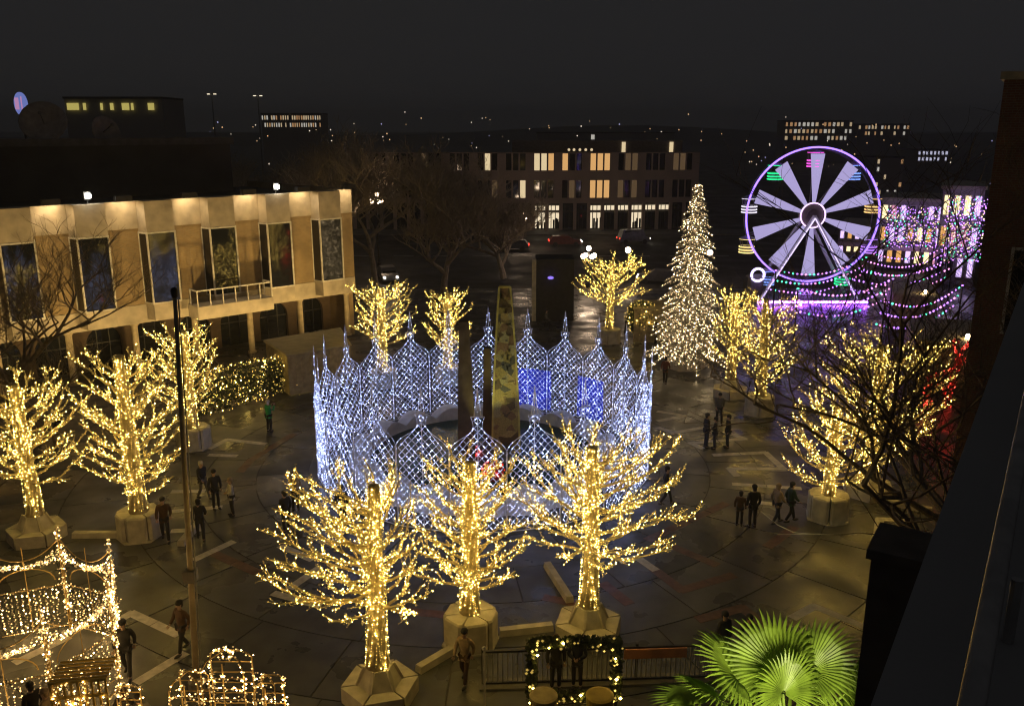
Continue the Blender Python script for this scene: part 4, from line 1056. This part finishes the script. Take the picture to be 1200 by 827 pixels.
def farbox(px0, px1, pyt, Y, pyb, label, ma, rows, cols, lit, e, depth=12, winh=.55):
    zt = Zat(pyt, Y); zb = min(0, Zat(pyb, Y)) if pyb else 0; x0, x1 = Xat(px0, Y, zt), Xat(px1, Y, zt); root = thing("far_building", label, "building", ((x0 + x1) / 2, Y, zb)); hw = (x1 - x0) / 2; H = zt - zb
    m = MB(); m.box(-hw, hw, 0, depth, 0, H); m.build("wall", ma, root)
    m = MB(); m.box(-hw * 1.01, hw * 1.01, -.02 * H, depth, H + .001, H * 1.02); m.build("roof", M_roof, root)
    zw0 = (Zat(pyb, Y) - zb) if pyb else H * .1
    g_ = random.Random(px0 * 7 + rows)
    rh = (H - zw0) / rows; cw = 2 * hw / cols
    for r in range(rows):
        for c in range(cols):
            if g_.random() > lit: continue
            m = MB(); a = -hw + cw * (c + .2 + .1 * g_.random()); m.box(a, a + cw * g_.uniform(.4, .65), -.05 * cw, -.01, zw0 + rh * (r + .25), zw0 + rh * (r + .25 + winh)); m.build("window", g_.choice(e) if isinstance(e, list) else e, root)
    return root
M_far = mat("far_wall", (.35, .32, .31), .9, var=.1, scale=.05)
E_far = [emit("far_cream", (1, .75, .45), .55, False), emit("far_amber", (1, .55, .25), .45, False), emit("far_white", (.9, .85, .75), .6, False)]
farbox(306, 376, 134, 330, 151, "long distant building with lit rows above the theatre's right floodlight", M_far, 2, 26, .85, E_far)
farbox(75, 190, 116, 190, 150, "dark far building with yellow-lit windows behind the satellite dishes", M_far, 4, 14, .0, E_far)
r_ = farbox(920, 1000, 142, 420, 166, "pale lit far apartment block above the ferris wheel", M_far, 3, 16, .8, E_far)
farbox(1006, 1066, 146, 440, 160, "low far block with amber windows right of the pale apartment block", M_far, 2, 16, .6, E_far)
farbox(1076, 1112, 176, 260, 190, "small far building with white lit frontage above bare branches", M_far, 2, 8, .9, emit("far_bluewhite", (.75, .75, 1), .7, False))
farbox(630, 790, 156, 300, 176, "low dark far roofscape behind the curved block", M_far, 2, 26, .14, E_far)
farbox(1028, 1060, 185, 170, 230, "dark mid-distance building right of the wheel rim", M_far, 5, 7, .25, E_far)
for i, px in enumerate((83, 90, 99, 119, 131, 147, 155, 175, 178)):         # yellow windows low on the far block, on its face
    c = Q(px, 125, 189.6); m = MB(); wd = [1.6, .8, .6, .5, .7, 1.5, .5, .6, .9][i]; m.box(-wd * .5, wd * .5, -.05, .05, -.7, .7)
    o = m.build("window", emit("yellow_window", (.9, .75, .2), .55, False), [o for o in bpy.data.objects if o.get("label", "").startswith("dark far building")][0])
    o.location = c - o.parent.location
c = Q(24, 122, 150); root = thing("video_screen", "glowing blue and violet oval screen at far upper left", "screen", (c.x, 150, 0))
m = MB(); vv = [(1.1 * math.cos(2 * PI * i / 20), y, c.z + 1.9 * math.sin(2 * PI * i / 20)) for y in (0, .3) for i in range(20)]
m.add(vv, [tuple(range(19, -1, -1)), tuple(range(20, 40))] + [(i, (i + 1) % 20, 20 + (i + 1) % 20, 20 + i) for i in range(20)])
m.build("screen_face", emit("screen_blue", (.3, .38, 1), .5), root)
m = MB(); m.box(-.9, -.25, -.06, -.01, c.z - .9, c.z + 1.0); m.box(.1, .3, -.06, -.01, c.z - 1.3, c.z + 1.2); m.build("screen_image", emit("screen_pink", (.9, .45, .85), .55), root)
m = MB(); m.bar((0, .3, 0), (0, .3, c.z), .3); m.build("mast", M_black, root)
# hills on the horizon with scattered town lights
m = MB(); vv, ff = [], []; K = 60
for i in range(K + 1):
    x = -1500 + 3000 * i / K; h = 10 + 5 * math.sin(i * .21 + 1) + 4 * math.sin(i * .63)
    vv += [(x, 780, -1), (x, 1000, max(6, h)), (x, 1500, -1)]
for i in range(K): ff += [(3 * i + k, 3 * i + 3 + k, 3 * i + 4 + k, 3 * i + 1 + k) for k in (0, 1)]
m.add(vv, ff); struct(m.build("hills", mat("hill_dark", (.05, .05, .045), .95), None))
pts = []; rg = random.Random(8); cl = []
for i in range(125):
    px = rg.uniform(240, 1165); Y = rg.uniform(150, 520)
    py = rg.choice((rg.gauss(157, 7), rg.gauss(165, 12), rg.uniform(130, 172))) if px < 850 else rg.gauss(185, 22)
    z = Zat(py, Y)
    if z < .5: Y = min(520, Y); z = max(.6, z)
    if z > 26 or (560 < px < 830 and py > 176): continue
    cl.append((Xat(px, Y, z), Y, z, Y))
cols = [emit("town_amber", (1, .62, .3), .9, False), emit("town_white", (1, .85, .65), 1.2, False), emit("town_blue", (.55, .55, 1), .7, False)]
cm = MB()
for x, y, z, Y in cl:
    cm.cur = rg.choices((0, 1, 2), (5, 3, 1))[0]; s = Y * rg.uniform(.0004, .00085); cm.ball((x, y, z), s, 5, 4); cm.cur = 0
stuff(tag(cm.build("town_lights", cols, None), "scattered tiny lights of the far town on the horizon", "town lights"))

# ------------------------------------------------------------------ shops right of the wheel
E_sw = [emit("shop_lilac", (.7, .5, 1), 1.6), emit("shop_cream", (1, .78, .4), 1.8), emit("shop_pink", (1, .4, .6), .8), emit("shop_orange", (1, .5, .15), .9)]
M_shopw = mat("shop_wall", (.38, .33, .36), .8, var=.15, scale=.6)
def shop(px0, px1, pyt, Y, label, rows, cols, seed):
    zt = Zat(pyt, Y); x0, x1 = Xat(px0, Y, zt), Xat(px1, Y, zt); root = thing("shop_building", label, "building", ((x0 + x1) / 2, Y, 0), -.46); hw = (x1 - x0) / 2; g_ = random.Random(seed)
    m = MB(); m.box(-hw, hw, 0, 10, 0, zt); m.build("wall", M_shopw, root); m = MB(); m.box(-hw - .2, hw + .2, -.3, 10, zt + .001, zt + .35); m.build("cornice", M_conc, root)
    rh = (zt - .3) / rows; cw = 2 * hw / cols
    for r in range(rows):
        for c in range(cols):
            a = -hw + cw * (c + .14); m = MB(); z0 = .3 + rh * r + rh * .15; m.box(a, a + cw * .72, -.08, .0, z0, z0 + rh * .68); wo = m.build("window", M_frame, root)
            m = MB(); m.box(a + .1, a + cw * .72 - .1, -.11, -.081, z0 + .1, z0 + rh * .68 - .1); m.build("pane", g_.choices(E_sw + [M_glass], (5, 5, 2, 2, 2))[0], wo)
    if rows > 1:
        m = MB(); m.add([(-hw, -.1, rh + .2), (hw, -.1, rh + .2), (hw, -1.4, rh - .2), (-hw, -1.4, rh - .2)], [(0, 1, 2, 3)]); m.build("awning", mat("awning", (.4, .3, .33), .8), root)
shop(1036, 1106, 236, 98, "lilac-lit shop building seen through branches right of the wheel", 3, 7, 1)
shop(1108, 1152, 222, 88, "yellow-lit corner shop beside the brick tower", 3, 4, 2)
shop(985, 1035, 268, 108, "low lit shop directly behind the ferris wheel", 2, 6, 3)
for i, (cn, l) in enumerate((([(1060, 372), (1072, 398), (1168, 412), (1160, 376)], "warm canvas-roofed stall under bare branches near right parapet"), ([(1040, 330), (1046, 344), (1100, 350), (1096, 334)], "stall with pale roof in front of lilac-lit shops"))):
    r_ = stall_at(cn, 2.7, l)
    m = MB(); m.ball((0, -2.2, 2.9), .16); m.build("stall_lamp", emit("stall_bulb", (1, .7, .35), 45), r_)

# festoon lights round the fairground
E_fest = [emit("festoon_violet", (.5, .2, 1), 4), emit("festoon_pink", (1, .3, .7), 3), emit("festoon_green", (.1, 1, .5), 2.5)]
def facade_lights(px0, px1, py0, py1, Y, n, label, seed):
    g_ = random.Random(seed); xc = Xat((px0 + px1) / 2, Y, 6); root = thing("facade_lights", label, "light curtain", (xc, Y, 0), -.46); m = MB(); pts = []
    for k in range(n):
        px = px0 + (px1 - px0) * (k + .5) / n; zt_, zb_ = Zat(py0 + g_.uniform(0, 6), Y), max(2.6, Zat(py1, Y)); x = Xat(px, Y, (zt_ + zb_) / 2) - xc; q = int((zt_ - zb_) / .3)
        m.tube([(x, -.5, zb_), (x, -.5, zt_)], .012, 3)
        pts += [(x + g_.gauss(0, .06), -.55, zb_ + (zt_ - zb_) * (j + g_.random()) / max(q, 1)) for j in range(q)]
    stuff(m.build("cables", M_black, root)); bulbs("curtain_bulbs", pts, .075, E_fest, root, seed, (.55, .27, .18))
E_fest[1] = emit("festoon_cream", (1, .7, .4), 3.0)
facade_lights(1040, 1104, 240, 330, 97.4, 26, "curtain of violet and cream lights over the lilac-lit shop front", 5)
facade_lights(1109, 1150, 228, 320, 87.4, 18, "curtain of violet and cream lights over the corner shop front", 6)
E_fest[1] = emit("festoon_pink", (1, .3, .7), 3)
for i, (a, b, l) in enumerate((((905, 372), (1010, 352), "festoon of violet and green lights on poles in front of ferris wheel"), ((1000, 372), (1110, 356), "festoon of violet and pink lights on poles right of ferris wheel"), ((1030, 420), (1120, 395), "low festoon of coloured lights on poles behind the broad lit tree"), ((1015, 345), (1105, 335), "far festoon of coloured lights on poles in front of lilac-lit shops"), ((930, 400), (1040, 385), "festoon of coloured lights on poles nearest the paired lit trees"))):
    a, b = P(*a), P(*b); d = b - a; root = thing("festoon", l, "festoon", a); pm = []
    for q in (Vector(), d):
        m = MB(); m.tube([q, q + Vector((0, 0, 4.2))], [.07, .05], 6); m.build("pole", M_black, root)
    wl = []
    for j in range(3):
        pts = [d * (k / 22) + Vector((0, j * .5, 4.1 - j * .9 - .9 * math.sin(PI * k / 22))) for k in range(23)]; wl.append(pts)
        m = MB(); m.tube(pts, .012, 3); m.build("cable", M_black, root)
    bulbs("festoon_bulbs", [p - Vector((0, 0, .08)) for w_ in wl for p in w_], .1, E_fest, root, i, (.6, .25, .15))

# red light reindeer
Y = 47.5; c = Vector((Xat(1100, Y, 0), Y, 0)); root = thing("red_reindeer", "red rope-light reindeer figure behind branches near the right parapet", "light figure", c, .3)
m = MB(); pts = []
def limb(p, r):
    m.tube(p, r, 6); p = [Vector(q) for q in p]
    for a, b, r0, r1 in zip(p[:-1], p[1:], r[:-1], r[1:]):
        for k in range(int((b - a).length * 60)):
            q = rg.random(); v = Vector((rg.gauss(0, 1), rg.gauss(0, 1), rg.gauss(0, 1))).normalized(); pts.append(a.lerp(b, q) + v * (r0 + (r1 - r0) * q + .03))
limb([(-.85, 0, 1.75), (-.3, 0, 1.7), (.4, 0, 1.8), (.75, 0, 2.0)], [.3, .38, .36, .25])
limb([(.7, 0, 2.0), (1.0, 0, 2.5), (1.05, 0, 2.8)], [.24, .18, .2]); limb([(1.0, 0, 2.85), (1.5, 0, 2.72)], [.19, .1])
for sx, x in ((-1, -.75), (1, -.75), (-1, .6), (1, .6)): limb([(x, sx * .2, 1.6), (x - .12, sx * .2, .85), (x, sx * .2, .0)], [.16, .09, .06])
for s in (-1, 1): limb([(1.0, s * .1, 3.0), (.8, s * .35, 3.5), (1.0, s * .5, 3.9)], [.05, .04, .02]); limb([(.83, s * .33, 3.45), (1.25, s * .4, 3.75)], [.04, .02])
limb([(-.95, 0, 1.9), (-1.2, 0, 2.0)], [.1, .03])
m.build("body", mat("red_paint", (.5, .04, .03), .6), root); bulbs("red_bulbs", pts, .035, B_RED, root, 2)

# ------------------------------------------------------------------ street lamps with globes
E_globe = emit("globe_glow", (1, .72, .48), 36)
for i, (px, pyt, Y, l) in enumerate(((690, 291, 86, "five-globe street lamp behind the lit tree left of the fir"), (612, 250, 118, "five-globe street lamp in front of curved block's left shops"), (441, 228, 100, "globe street lamp among bare trees right of the theatre"),
        (832, 296, 90, "globe street lamp close to the right of the fir tip"), (736, 293, 90, "globe street lamp above the lit tree left of the fir"))):
    zt = Zat(pyt, Y); c = Vector((Xat(px, Y, zt), Y, 0)); root = thing("street_lamp", l, "street lamp", c, 0, "globe street lamps")
    m = MB(); m.lathe([(.22, 0), (.2, .5), (.09, .6), (.07, zt - .3)], 8); m.build("post", M_black, root); n_ = 5 if i < 3 else 1
    gl = [(0, 0, zt)] + ([(.62 * math.cos(a), .62 * math.sin(a), zt - .75) for a in (.4, 2.0, 3.6, 5.2)] if n_ == 5 else [])
    for p in gl:
        m = MB(); m.ball(p, .24 if n_ == 5 else .3, 8, 6); m.build("globe", E_globe, root, True)
        if p[0]: m = MB(); m.tube([(0, 0, zt - 1.3), (p[0] * .8, p[1] * .8, zt - 1.25), (p[0], p[1], zt - .98)], .035, 5); m.build("arm", M_black, root)
for i, (px, py, Y) in enumerate(((248, 110, 260), (302, 112, 265))):
    zt = Zat(py, Y); c = Vector((Xat(px, Y, zt), Y, 0)); root = thing("mast_light", ["twin-headed mast light far above the theatre, the left one", "twin-headed mast light far above the theatre, the right one"][i], "mast light", c)
    m = MB(); m.tube([(0, 0, 0), (0, 0, zt)], [.25, .15], 6); m.bar((-.9, 0, zt), (.9, 0, zt), .15); m.build("mast", M_grey, root)
    for s in (-1, 1): m = MB(); m.box(s * .9 - .35, s * .9 + .35, -.3, .3, zt - .2, zt - .02); m.build("lamp_head", emit("mast_glow", (1, .85, .6), 2), root)

# ------------------------------------------------------------------ cars on the street
E_head = emit("headlight_glow", (1, .92, .75), 14); E_tail = emit("taillight_glow", (1, .05, .03), 4)
def car(px, py, rz, colr, label, van=False, i=0):
    c = P(px, py); c.z = -.15; root = thing("parked_car", label, "car", c, rz, "cars on the street"); H = 2.0 if van else 1.45; L = 4.4
    prof = [(-2.2, .35), (-2.2, .85), (-2.05, .95), (-1.75, H * .97), (1.2 if van else .45, H), (1.55 if van else 1.15, .98), (2.1, .85), (2.2, .6), (2.2, .35)]
    m = MB(); n = len(prof); vv = []
    for y, k in ((-.88, 0), (.88, 0)): vv += [(x, y * (.86 if z > 1.0 else 1), z) for x, z in prof]
    m.add(vv, [tuple(range(n)), tuple(range(2 * n - 1, n - 1, -1))] + [(i_, n + i_, n + (i_ + 1) % n, (i_ + 1) % n) for i_ in range(n)])
    m.build("body", mat("car_paint_%d" % i, colr, .3, metal=.3, coat=.5), root)
    for y in (-.885, .885):
        m = MB(); s = .87; m.add([(-1.65, y * .985, .98), (1.2, y * .985, .98), (.5, y * s, H * .94), (-1.5, y * s, H * .93)], [(0, 1, 2, 3)]); m.build("side_window", M_glass, root)
    m = MB(); m.add([(1.56 if van else 1.16, -.7, 1.0), (1.56 if van else 1.16, .7, 1.0), (1.23 if van else .5, .62, H * .95), (1.23 if van else .5, -.62, H * .95)], [(0, 1, 2, 3)]); m.build("windscreen", M_glass, root)
    for x in (-1.4, 1.4):
        for y in (-.8, .8):
            m = MB(); m.tube([(x, y - .1, .33), (x, y + .1, .33)], .33, 12); m.build("wheel", M_black, root)
    for y in (-.65, .65):
        m = MB(); m.ball((2.2, y, .68), .12, 6, 4); m.build("headlight", E_head, root); m = MB(); m.ball((-2.2, y, .8), .1, 6, 4); m.build("tail_light", E_tail, root)
car(455, 327, -1.3, (.3, .3, .3), "pale car with headlights on beyond the theatre corner", False, 0)
car(742, 284, .2, (.25, .25, .26), "pale van waiting in front of curved block", True, 1)
car(662, 287, .05, (.2, .05, .04), "dark red car passing lit shop windows", False, 2)
car(600, 292, 3.1, (.08, .08, .1), "dark car in front of curved block's left end", False, 3)
car(772, 330, 2.9, (.1, .1, .12), "dark car left of the fir tip", False, 4)
# dark shelter with a violet lamp behind the ring
sa = P(628, 376); sb = P(672, 376); zt = Zat(304, sa.y); root = thing("dark_shelter", "tall dark flat-fronted shelter with violet lamp behind the ring", "shelter", sa)
wd = (sb - sa).length; m = MB(); m.box(0, wd, 0, 3, 0, zt); m.build("wall", mat("shelter_wall", (.045, .042, .042), .8), root); m = MB(); m.box(-.35, 0 - .002, -.1, .3, 0, zt); m.build("edge_column", M_conc, root)
c = Q(645, 326, sa.y) - sa; m = MB(); m.lathe([(.12, 0), (.24, .06), (.24, .16), (.05, .24)], 12, (c.x, -.45, c.z)); m.build("violet_lamp", emit("violet_lamp", (.3, .2, 1), 1.2), root)

# ------------------------------------------------------------------ people
def skinmesh(verts, edges, radii, sub=1):
    me = bpy.data.meshes.new("tmp"); me.from_pydata(verts, edges, []); o = bpy.data.objects.new("tmp", me); COL.objects.link(o)
    md = o.modifiers.new("s", 'SKIN'); md.use_smooth_shade = True; sd = o.modifiers.new("u", 'SUBSURF'); sd.levels = sub; sd.render_levels = sub
    for i, r in enumerate(radii):
        sv = me.skin_vertices[0].data[i]; sv.radius = r if isinstance(r, tuple) else (r, r); sv.use_root = (i == 0)
    bpy.context.view_layer.update(); dg = bpy.context.evaluated_depsgraph_get()
    res = bpy.data.meshes.new_from_object(o.evaluated_get(dg)); bpy.data.objects.remove(o); bpy.data.meshes.remove(me); return res
def pose(kind):
    J = dict(pel=(0, 0, .93), wai=(0, .0, 1.08), che=(0, .0, 1.3), nec=(0, .0, 1.47), hd0=(0, -.02, 1.56), hd1=(0, -.02, 1.68))
    for s, n in ((1, 'L'), (-1, 'R')):
        J['hip' + n] = (s * .09, 0, .9); J['kne' + n] = (s * .1, -.02, .5); J['ank' + n] = (s * .105, .02, .09); J['toe' + n] = (s * .12, -.15, .04)
        J['sho' + n] = (s * .18, 0, 1.41); J['elb' + n] = (s * .25, .03, 1.13); J['han' + n] = (s * .24, -.06, .88)
    if kind == 'walk':
        J.update(kneL=(.1, -.16, .52), ankL=(.1, -.24, .1), toeL=(.11, -.4, .06), kneR=(-.1, .02, .5), ankR=(-.1, .24, .15), toeR=(-.11, .11, .05), elbL=(.24, .12, 1.15), hanL=(.23, .04, .93), elbR=(-.24, -.08, 1.14), hanR=(-.22, -.26, .98))
    if kind == 'phone':
        J.update(elbL=(.24, -.16, 1.2), hanL=(.08, -.36, 1.42), elbR=(-.24, -.16, 1.2), hanR=(-.08, -.36, 1.42))
    if kind == 'fold':
        J.update(elbL=(.27, -.06, 1.15), hanL=(.05, -.22, 1.12), elbR=(-.27, -.06, 1.15), hanR=(-.05, -.2, 1.08))
    return J
POSES = {}
def get_pose(kind):
    if kind in POSES: return POSES[kind]
    J = pose(kind); names = list(J); ix = {n: i for i, n in enumerate(names)}
    E = [('pel', 'wai'), ('wai', 'che'), ('che', 'nec'), ('nec', 'hd0'), ('hd0', 'hd1')]
    for n in 'LR': E += [('pel', 'hip' + n), ('hip' + n, 'kne' + n), ('kne' + n, 'ank' + n), ('ank' + n, 'toe' + n), ('che', 'sho' + n), ('sho' + n, 'elb' + n), ('elb' + n, 'han' + n)]
    R = dict(pel=(.13, .1), wai=(.12, .09), che=(.14, .1), nec=.05, hd0=(.075, .09), hd1=(.075, .09))
    for n in 'LR': R.update({'hip' + n: .08, 'kne' + n: .055, 'ank' + n: .04, 'toe' + n: .035, 'sho' + n: .055, 'elb' + n: .04, 'han' + n: .03})
    body = skinmesh([J[n] for n in names], [(ix[a], ix[b]) for a, b in E], [R[n] for n in names])
    ex = MB()                                             # face and fingers join the body mesh
    ex.ball((0, -.125, 1.62), .018, 6, 4, (1, 1.2, 1.5)); ex.ball((.085, -.02, 1.62), .025, 6, 4, (.5, 1, 1.3)); ex.ball((-.085, -.02, 1.62), .025, 6, 4, (.5, 1, 1.3))
    for n, s in (('L', 1), ('R', -1)):
        e, h = Vector(J['elb' + n]), Vector(J['han' + n]); d = (h - e).normalized(); sd = d.cross(Vector((0, 0, 1))); sd = sd.normalized() if sd.length > .1 else Vector((1, 0, 0)); cu = Vector((0, -1, 0)) if kind != 'phone' else Vector((0, 0, 1))
        for k in range(4):
            o = h + d * .02 + sd * (k - 1.5) * .02; ln = [.07, .08, .075, .055][k]
            ex.tube([o, o + d * ln * .6 + cu * .01, o + d * ln * .9 + cu * .035], [.010, .009, .007], 4)
        ex.tube([h + sd * .03, h + sd * .05 + d * .03 + cu * .02, h + sd * .05 + d * .06 + cu * .03], [.011, .01, .008], 4)
    tmp = bpy.data.meshes.new("tmp"); tmp.from_pydata(ex.v, [], ex.f)
    import bmesh
    b = bmesh.new(); b.from_mesh(body); b.from_mesh(tmp); b.to_mesh(body); b.free(); bpy.data.meshes.remove(tmp)
    nm = ['pel', 'wai', 'che', 'shoL', 'elbL', 'wrL', 'shoR', 'elbR', 'wrR', 'col', 'hem']
    K = dict(J); K['col'] = (0, 0, 1.46); K['hem'] = (0, 0, .82)
    for n in 'LR': K['wr' + n] = tuple(Vector(J['elb' + n]).lerp(Vector(J['han' + n]), .88))
    i2 = {n: i for i, n in enumerate(nm)}
    jk = skinmesh([K[n] for n in nm], [(i2[a], i2[b_]) for a, b_ in (('hem', 'pel'), ('pel', 'wai'), ('wai', 'che'), ('che', 'col'), ('che', 'shoL'), ('shoL', 'elbL'), ('elbL', 'wrL'), ('che', 'shoR'), ('shoR', 'elbR'), ('elbR', 'wrR'))],
                  [(.165, .13), (.15, .12), (.165, .125), .08, .062, .05, .08, .062, .05, .075, (.17, .135)])
    nm = ['pel', 'hipL', 'kneL', 'ankL', 'hipR', 'kneR', 'ankR']; i3 = {n: i for i, n in enumerate(nm)}
    tr = skinmesh([J[n] for n in nm], [(i3[a], i3[b_]) for a, b_ in (('pel', 'hipL'), ('hipL', 'kneL'), ('kneL', 'ankL'), ('pel', 'hipR'), ('hipR', 'kneR'), ('kneR', 'ankR'))], [(.14, .115), .095, .07, .058, .095, .07, .058])
    def me_of(mb):
        q = bpy.data.meshes.new("p"); q.from_pydata(mb.v, [], mb.f); q.polygons.foreach_set("use_smooth", [True] * len(q.polygons)); return q
    hr_ = MB(); hr_.ball((0, .0, 1.69), .115, 12, 8, (.9, 1.05, .85)); hr_.ball((0, .045, 1.61), .09, 10, 6, (.95, .7, 1.1))
    sh = MB()
    for n in 'LR':
        a, tt = Vector(J['ank' + n]), Vector(J['toe' + n]); c = a.lerp(tt, .45); c.z = max(.05, min(a.z - .03, .1) if kind == 'walk' else .05)
        sh.ball(tuple(c), .15, 8, 5, (.36, 1.0, .36)); 
    out = (body, jk, tr, me_of(hr_), me_of(sh)); POSES[kind] = out
    return out
M_skin = mat("skin", (.45, .3, .22), .6, var=.05)
def person(px, py, kind, rz, jc, tc_, hc, label, h=1.0, hold=None):
    c = P(px, py); root = thing("person", label, "person", (c.x, c.y, .006), math.radians(rz)); root.scale = (h, h, h)
    for nm, me, ml in zip(("body", "jacket", "trousers", "hair", "shoes"), get_pose(kind), (M_skin, jc, tc_, hc, M_black)):
        if not me.materials: me.materials.append(M_skin)
        o = link(nm, me, root); o.material_slots[0].link = 'OBJECT'; o.material_slots[0].material = ml if not isinstance(ml, tuple) else mat("cloth_%.2f_%.2f_%.2f" % ml, ml, .85, var=.2, scale=8)
    if hold:
        s = thing("white_sheet" if hold == 'sheet' else "phone", "white card held up by person by front railing" if hold == 'sheet' else "phone held by the person in green", "card" if hold == 'sheet' else "phone", (c.x, c.y, .006), math.radians(rz))
        m = MB(); (m.box(-.26, .26, -.43, -.415, 1.0, 1.55) if hold == 'sheet' else m.box(-.07, .07, -.43, -.418, 1.4, 1.54)); bpy.data.objects.remove(s)
        o = m.build("held_card" if hold == 'sheet' else "held_phone", M_white if hold == 'sheet' else M_black, None, loc=(c.x, c.y, .006), rz=math.radians(rz)); o.scale = (h, h, h)
        tag(o, "white card held up by person by front railing" if hold == 'sheet' else "dark phone held up by the person in green", "card" if hold == 'sheet' else "phone")
DK, BR, NV, GY, TN, WH = (.025, .024, .026), (.09, .05, .03), (.03, .035, .06), (.12, .115, .11), (.32, .24, .16), (.5, .47, .42)
for a in (
    (316, 506, 'phone', 150, (.03, .32, .1), DK, WH, "person in green jacket and pale hat before the lit hedge", 1.0, 'phone'),
    (239, 585, 'walk', 60, DK, GY, WH, "person in dark coat and pale hat walking beside the lamp pole", 1.0),
    (254, 597, 'stand', 40, DK, DK, DK, "person all in black standing right of the walker in pale hat", 1.02),
    (273, 604, 'fold', -60, WH, DK, TN, "person in white jacket and dark trousers, right of the person all in black", .95),
    (236, 634, 'walk', 200, DK, DK, DK, "dark-clad person walking just right of the lamp pole's middle", 1.0),
    (195, 634, 'walk', 20, BR, DK, DK, "person in brown walking right of the drum planter at left", 1.05),
    (336, 623, 'stand', 230, DK, DK, DK, "person in black standing left of the front left lit tree", 1.0),
    (347, 598, 'fold', 180, TN, DK, BR, "person in long pale coat standing behind the one in black", .98),
    (402, 616, 'stand', 170, DK, DK, DK, "dark figure standing against the ring's front left side", 1.0),
    (827, 525, 'stand', 100, DK, NV, DK, "leftmost of three dark figures chatting on the right paving", 1.05),
    (837, 526, 'fold', 250, NV, NV, DK, "middle of three dark figures chatting on the right paving", .95),
    (852, 525, 'stand', 270, DK, DK, DK, "rightmost of three dark figures chatting on the right paving", 1.0),
    (842, 497, 'walk', 0, GY, DK, DK, "grey figure walking behind the three chatting people", 1.0),
    (780, 592, 'walk', 80, DK, DK, DK, "dark figure walking close to the ring's right side", 1.0),
    (866, 616, 'stand', 160, BR, DK, DK, "short figure in brown beside the tall dark one right of ring", .85),
    (881, 618, 'stand', 190, DK, DK, DK, "tall dark figure standing between the brown figure and drum planter", 1.05),
    (909, 614, 'walk', 110, TN, NV, TN, "figure in tan jacket walking towards the right drum planter", 1.0),
    (925, 612, 'walk', 100, (.03, .06, .04), DK, DK, "figure in dark green walking nearest the right drum planter", 1.0),
    (151, 792, 'walk', 10, DK, DK, DK, "dark figure walking right of the light pavilion", 1.05),
    (216, 764, 'walk', 330, BR, DK, DK, "figure in brown walking left of the lamp pole's foot", 1.0),
    (846, 778, 'stand', 30, DK, DK, DK, "dark figure at the right end of front railing", 1.0),
    (874, 782, 'fold', 0, DK, DK, DK, "dark figure holding a white card behind the palm", 1.0, 'sheet'),
    (545, 800, 'walk', 340, TN, BR, DK, "figure in tan walking between the two left front planters", 1.0),
    (651, 808, 'stand', 10, DK, DK, BR, "dark figure seen through left half of the garland frame", 1.0),
    (676, 806, 'fold', -10, NV, DK, DK, "dark figure seen through right half of the garland frame", .97),
    (779, 450, 'walk', 160, (.16, .06, .04), DK, DK, "figure in rust jacket walking left of the fir tub", 1.0),
    (733, 403, 'stand', 90, DK, DK, DK, "dark figure beside the lit tree left of the round bush", 1.0),
    (768, 405, 'stand', 60, DK, DK, DK, "dark figure standing in front of the round lit bush", 1.0),
    (912, 450, 'walk', 120, DK, DK, DK, "dark figure walking right of the nearer paired tree", 1.0),
    (640, 388, 'walk', 80, GY, DK, DK, "grey figure walking in front of dark shelter", 1.0),
):
    person(*a)
c0 = [(152, 846, "dark-haired person at the bottom edge below the pavilion"), (170, 852, "person in grey at the bottom edge left of the turret"), (45, 838, "person in dark jacket at the bottom edge under the pavilion"), (62, 846, "person in tan at bottom edge left of the golden steps")]
for i, (px, py, l) in enumerate(c0): person(px, py + 30, 'stand', 180 + 30 * i, (DK, GY, DK, TN)[i], DK, (BR, DK, DK, TN)[i], l)

# ------------------------------------------------------------------ thin haze added to lift the dark tones
hm = bpy.data.materials.new("haze"); hm.use_nodes = True; hn = hm.node_tree; hn.nodes.clear()
ho_ = hn.nodes.new("ShaderNodeOutputMaterial"); hv = hn.nodes.new("ShaderNodeVolumePrincipled")
hv.inputs["Color"].default_value = (.9, .9, .92, 1); hv.inputs["Density"].default_value = .0009
hn.links.new(hv.outputs[0], ho_.inputs["Volume"])
m = MB(); m.box(-1600, 1600, -40, 1700, -2.2, 45); stuff(tag(m.build("haze", hm, None), "thin haze added over the square and town to lift dark tones", "haze"))
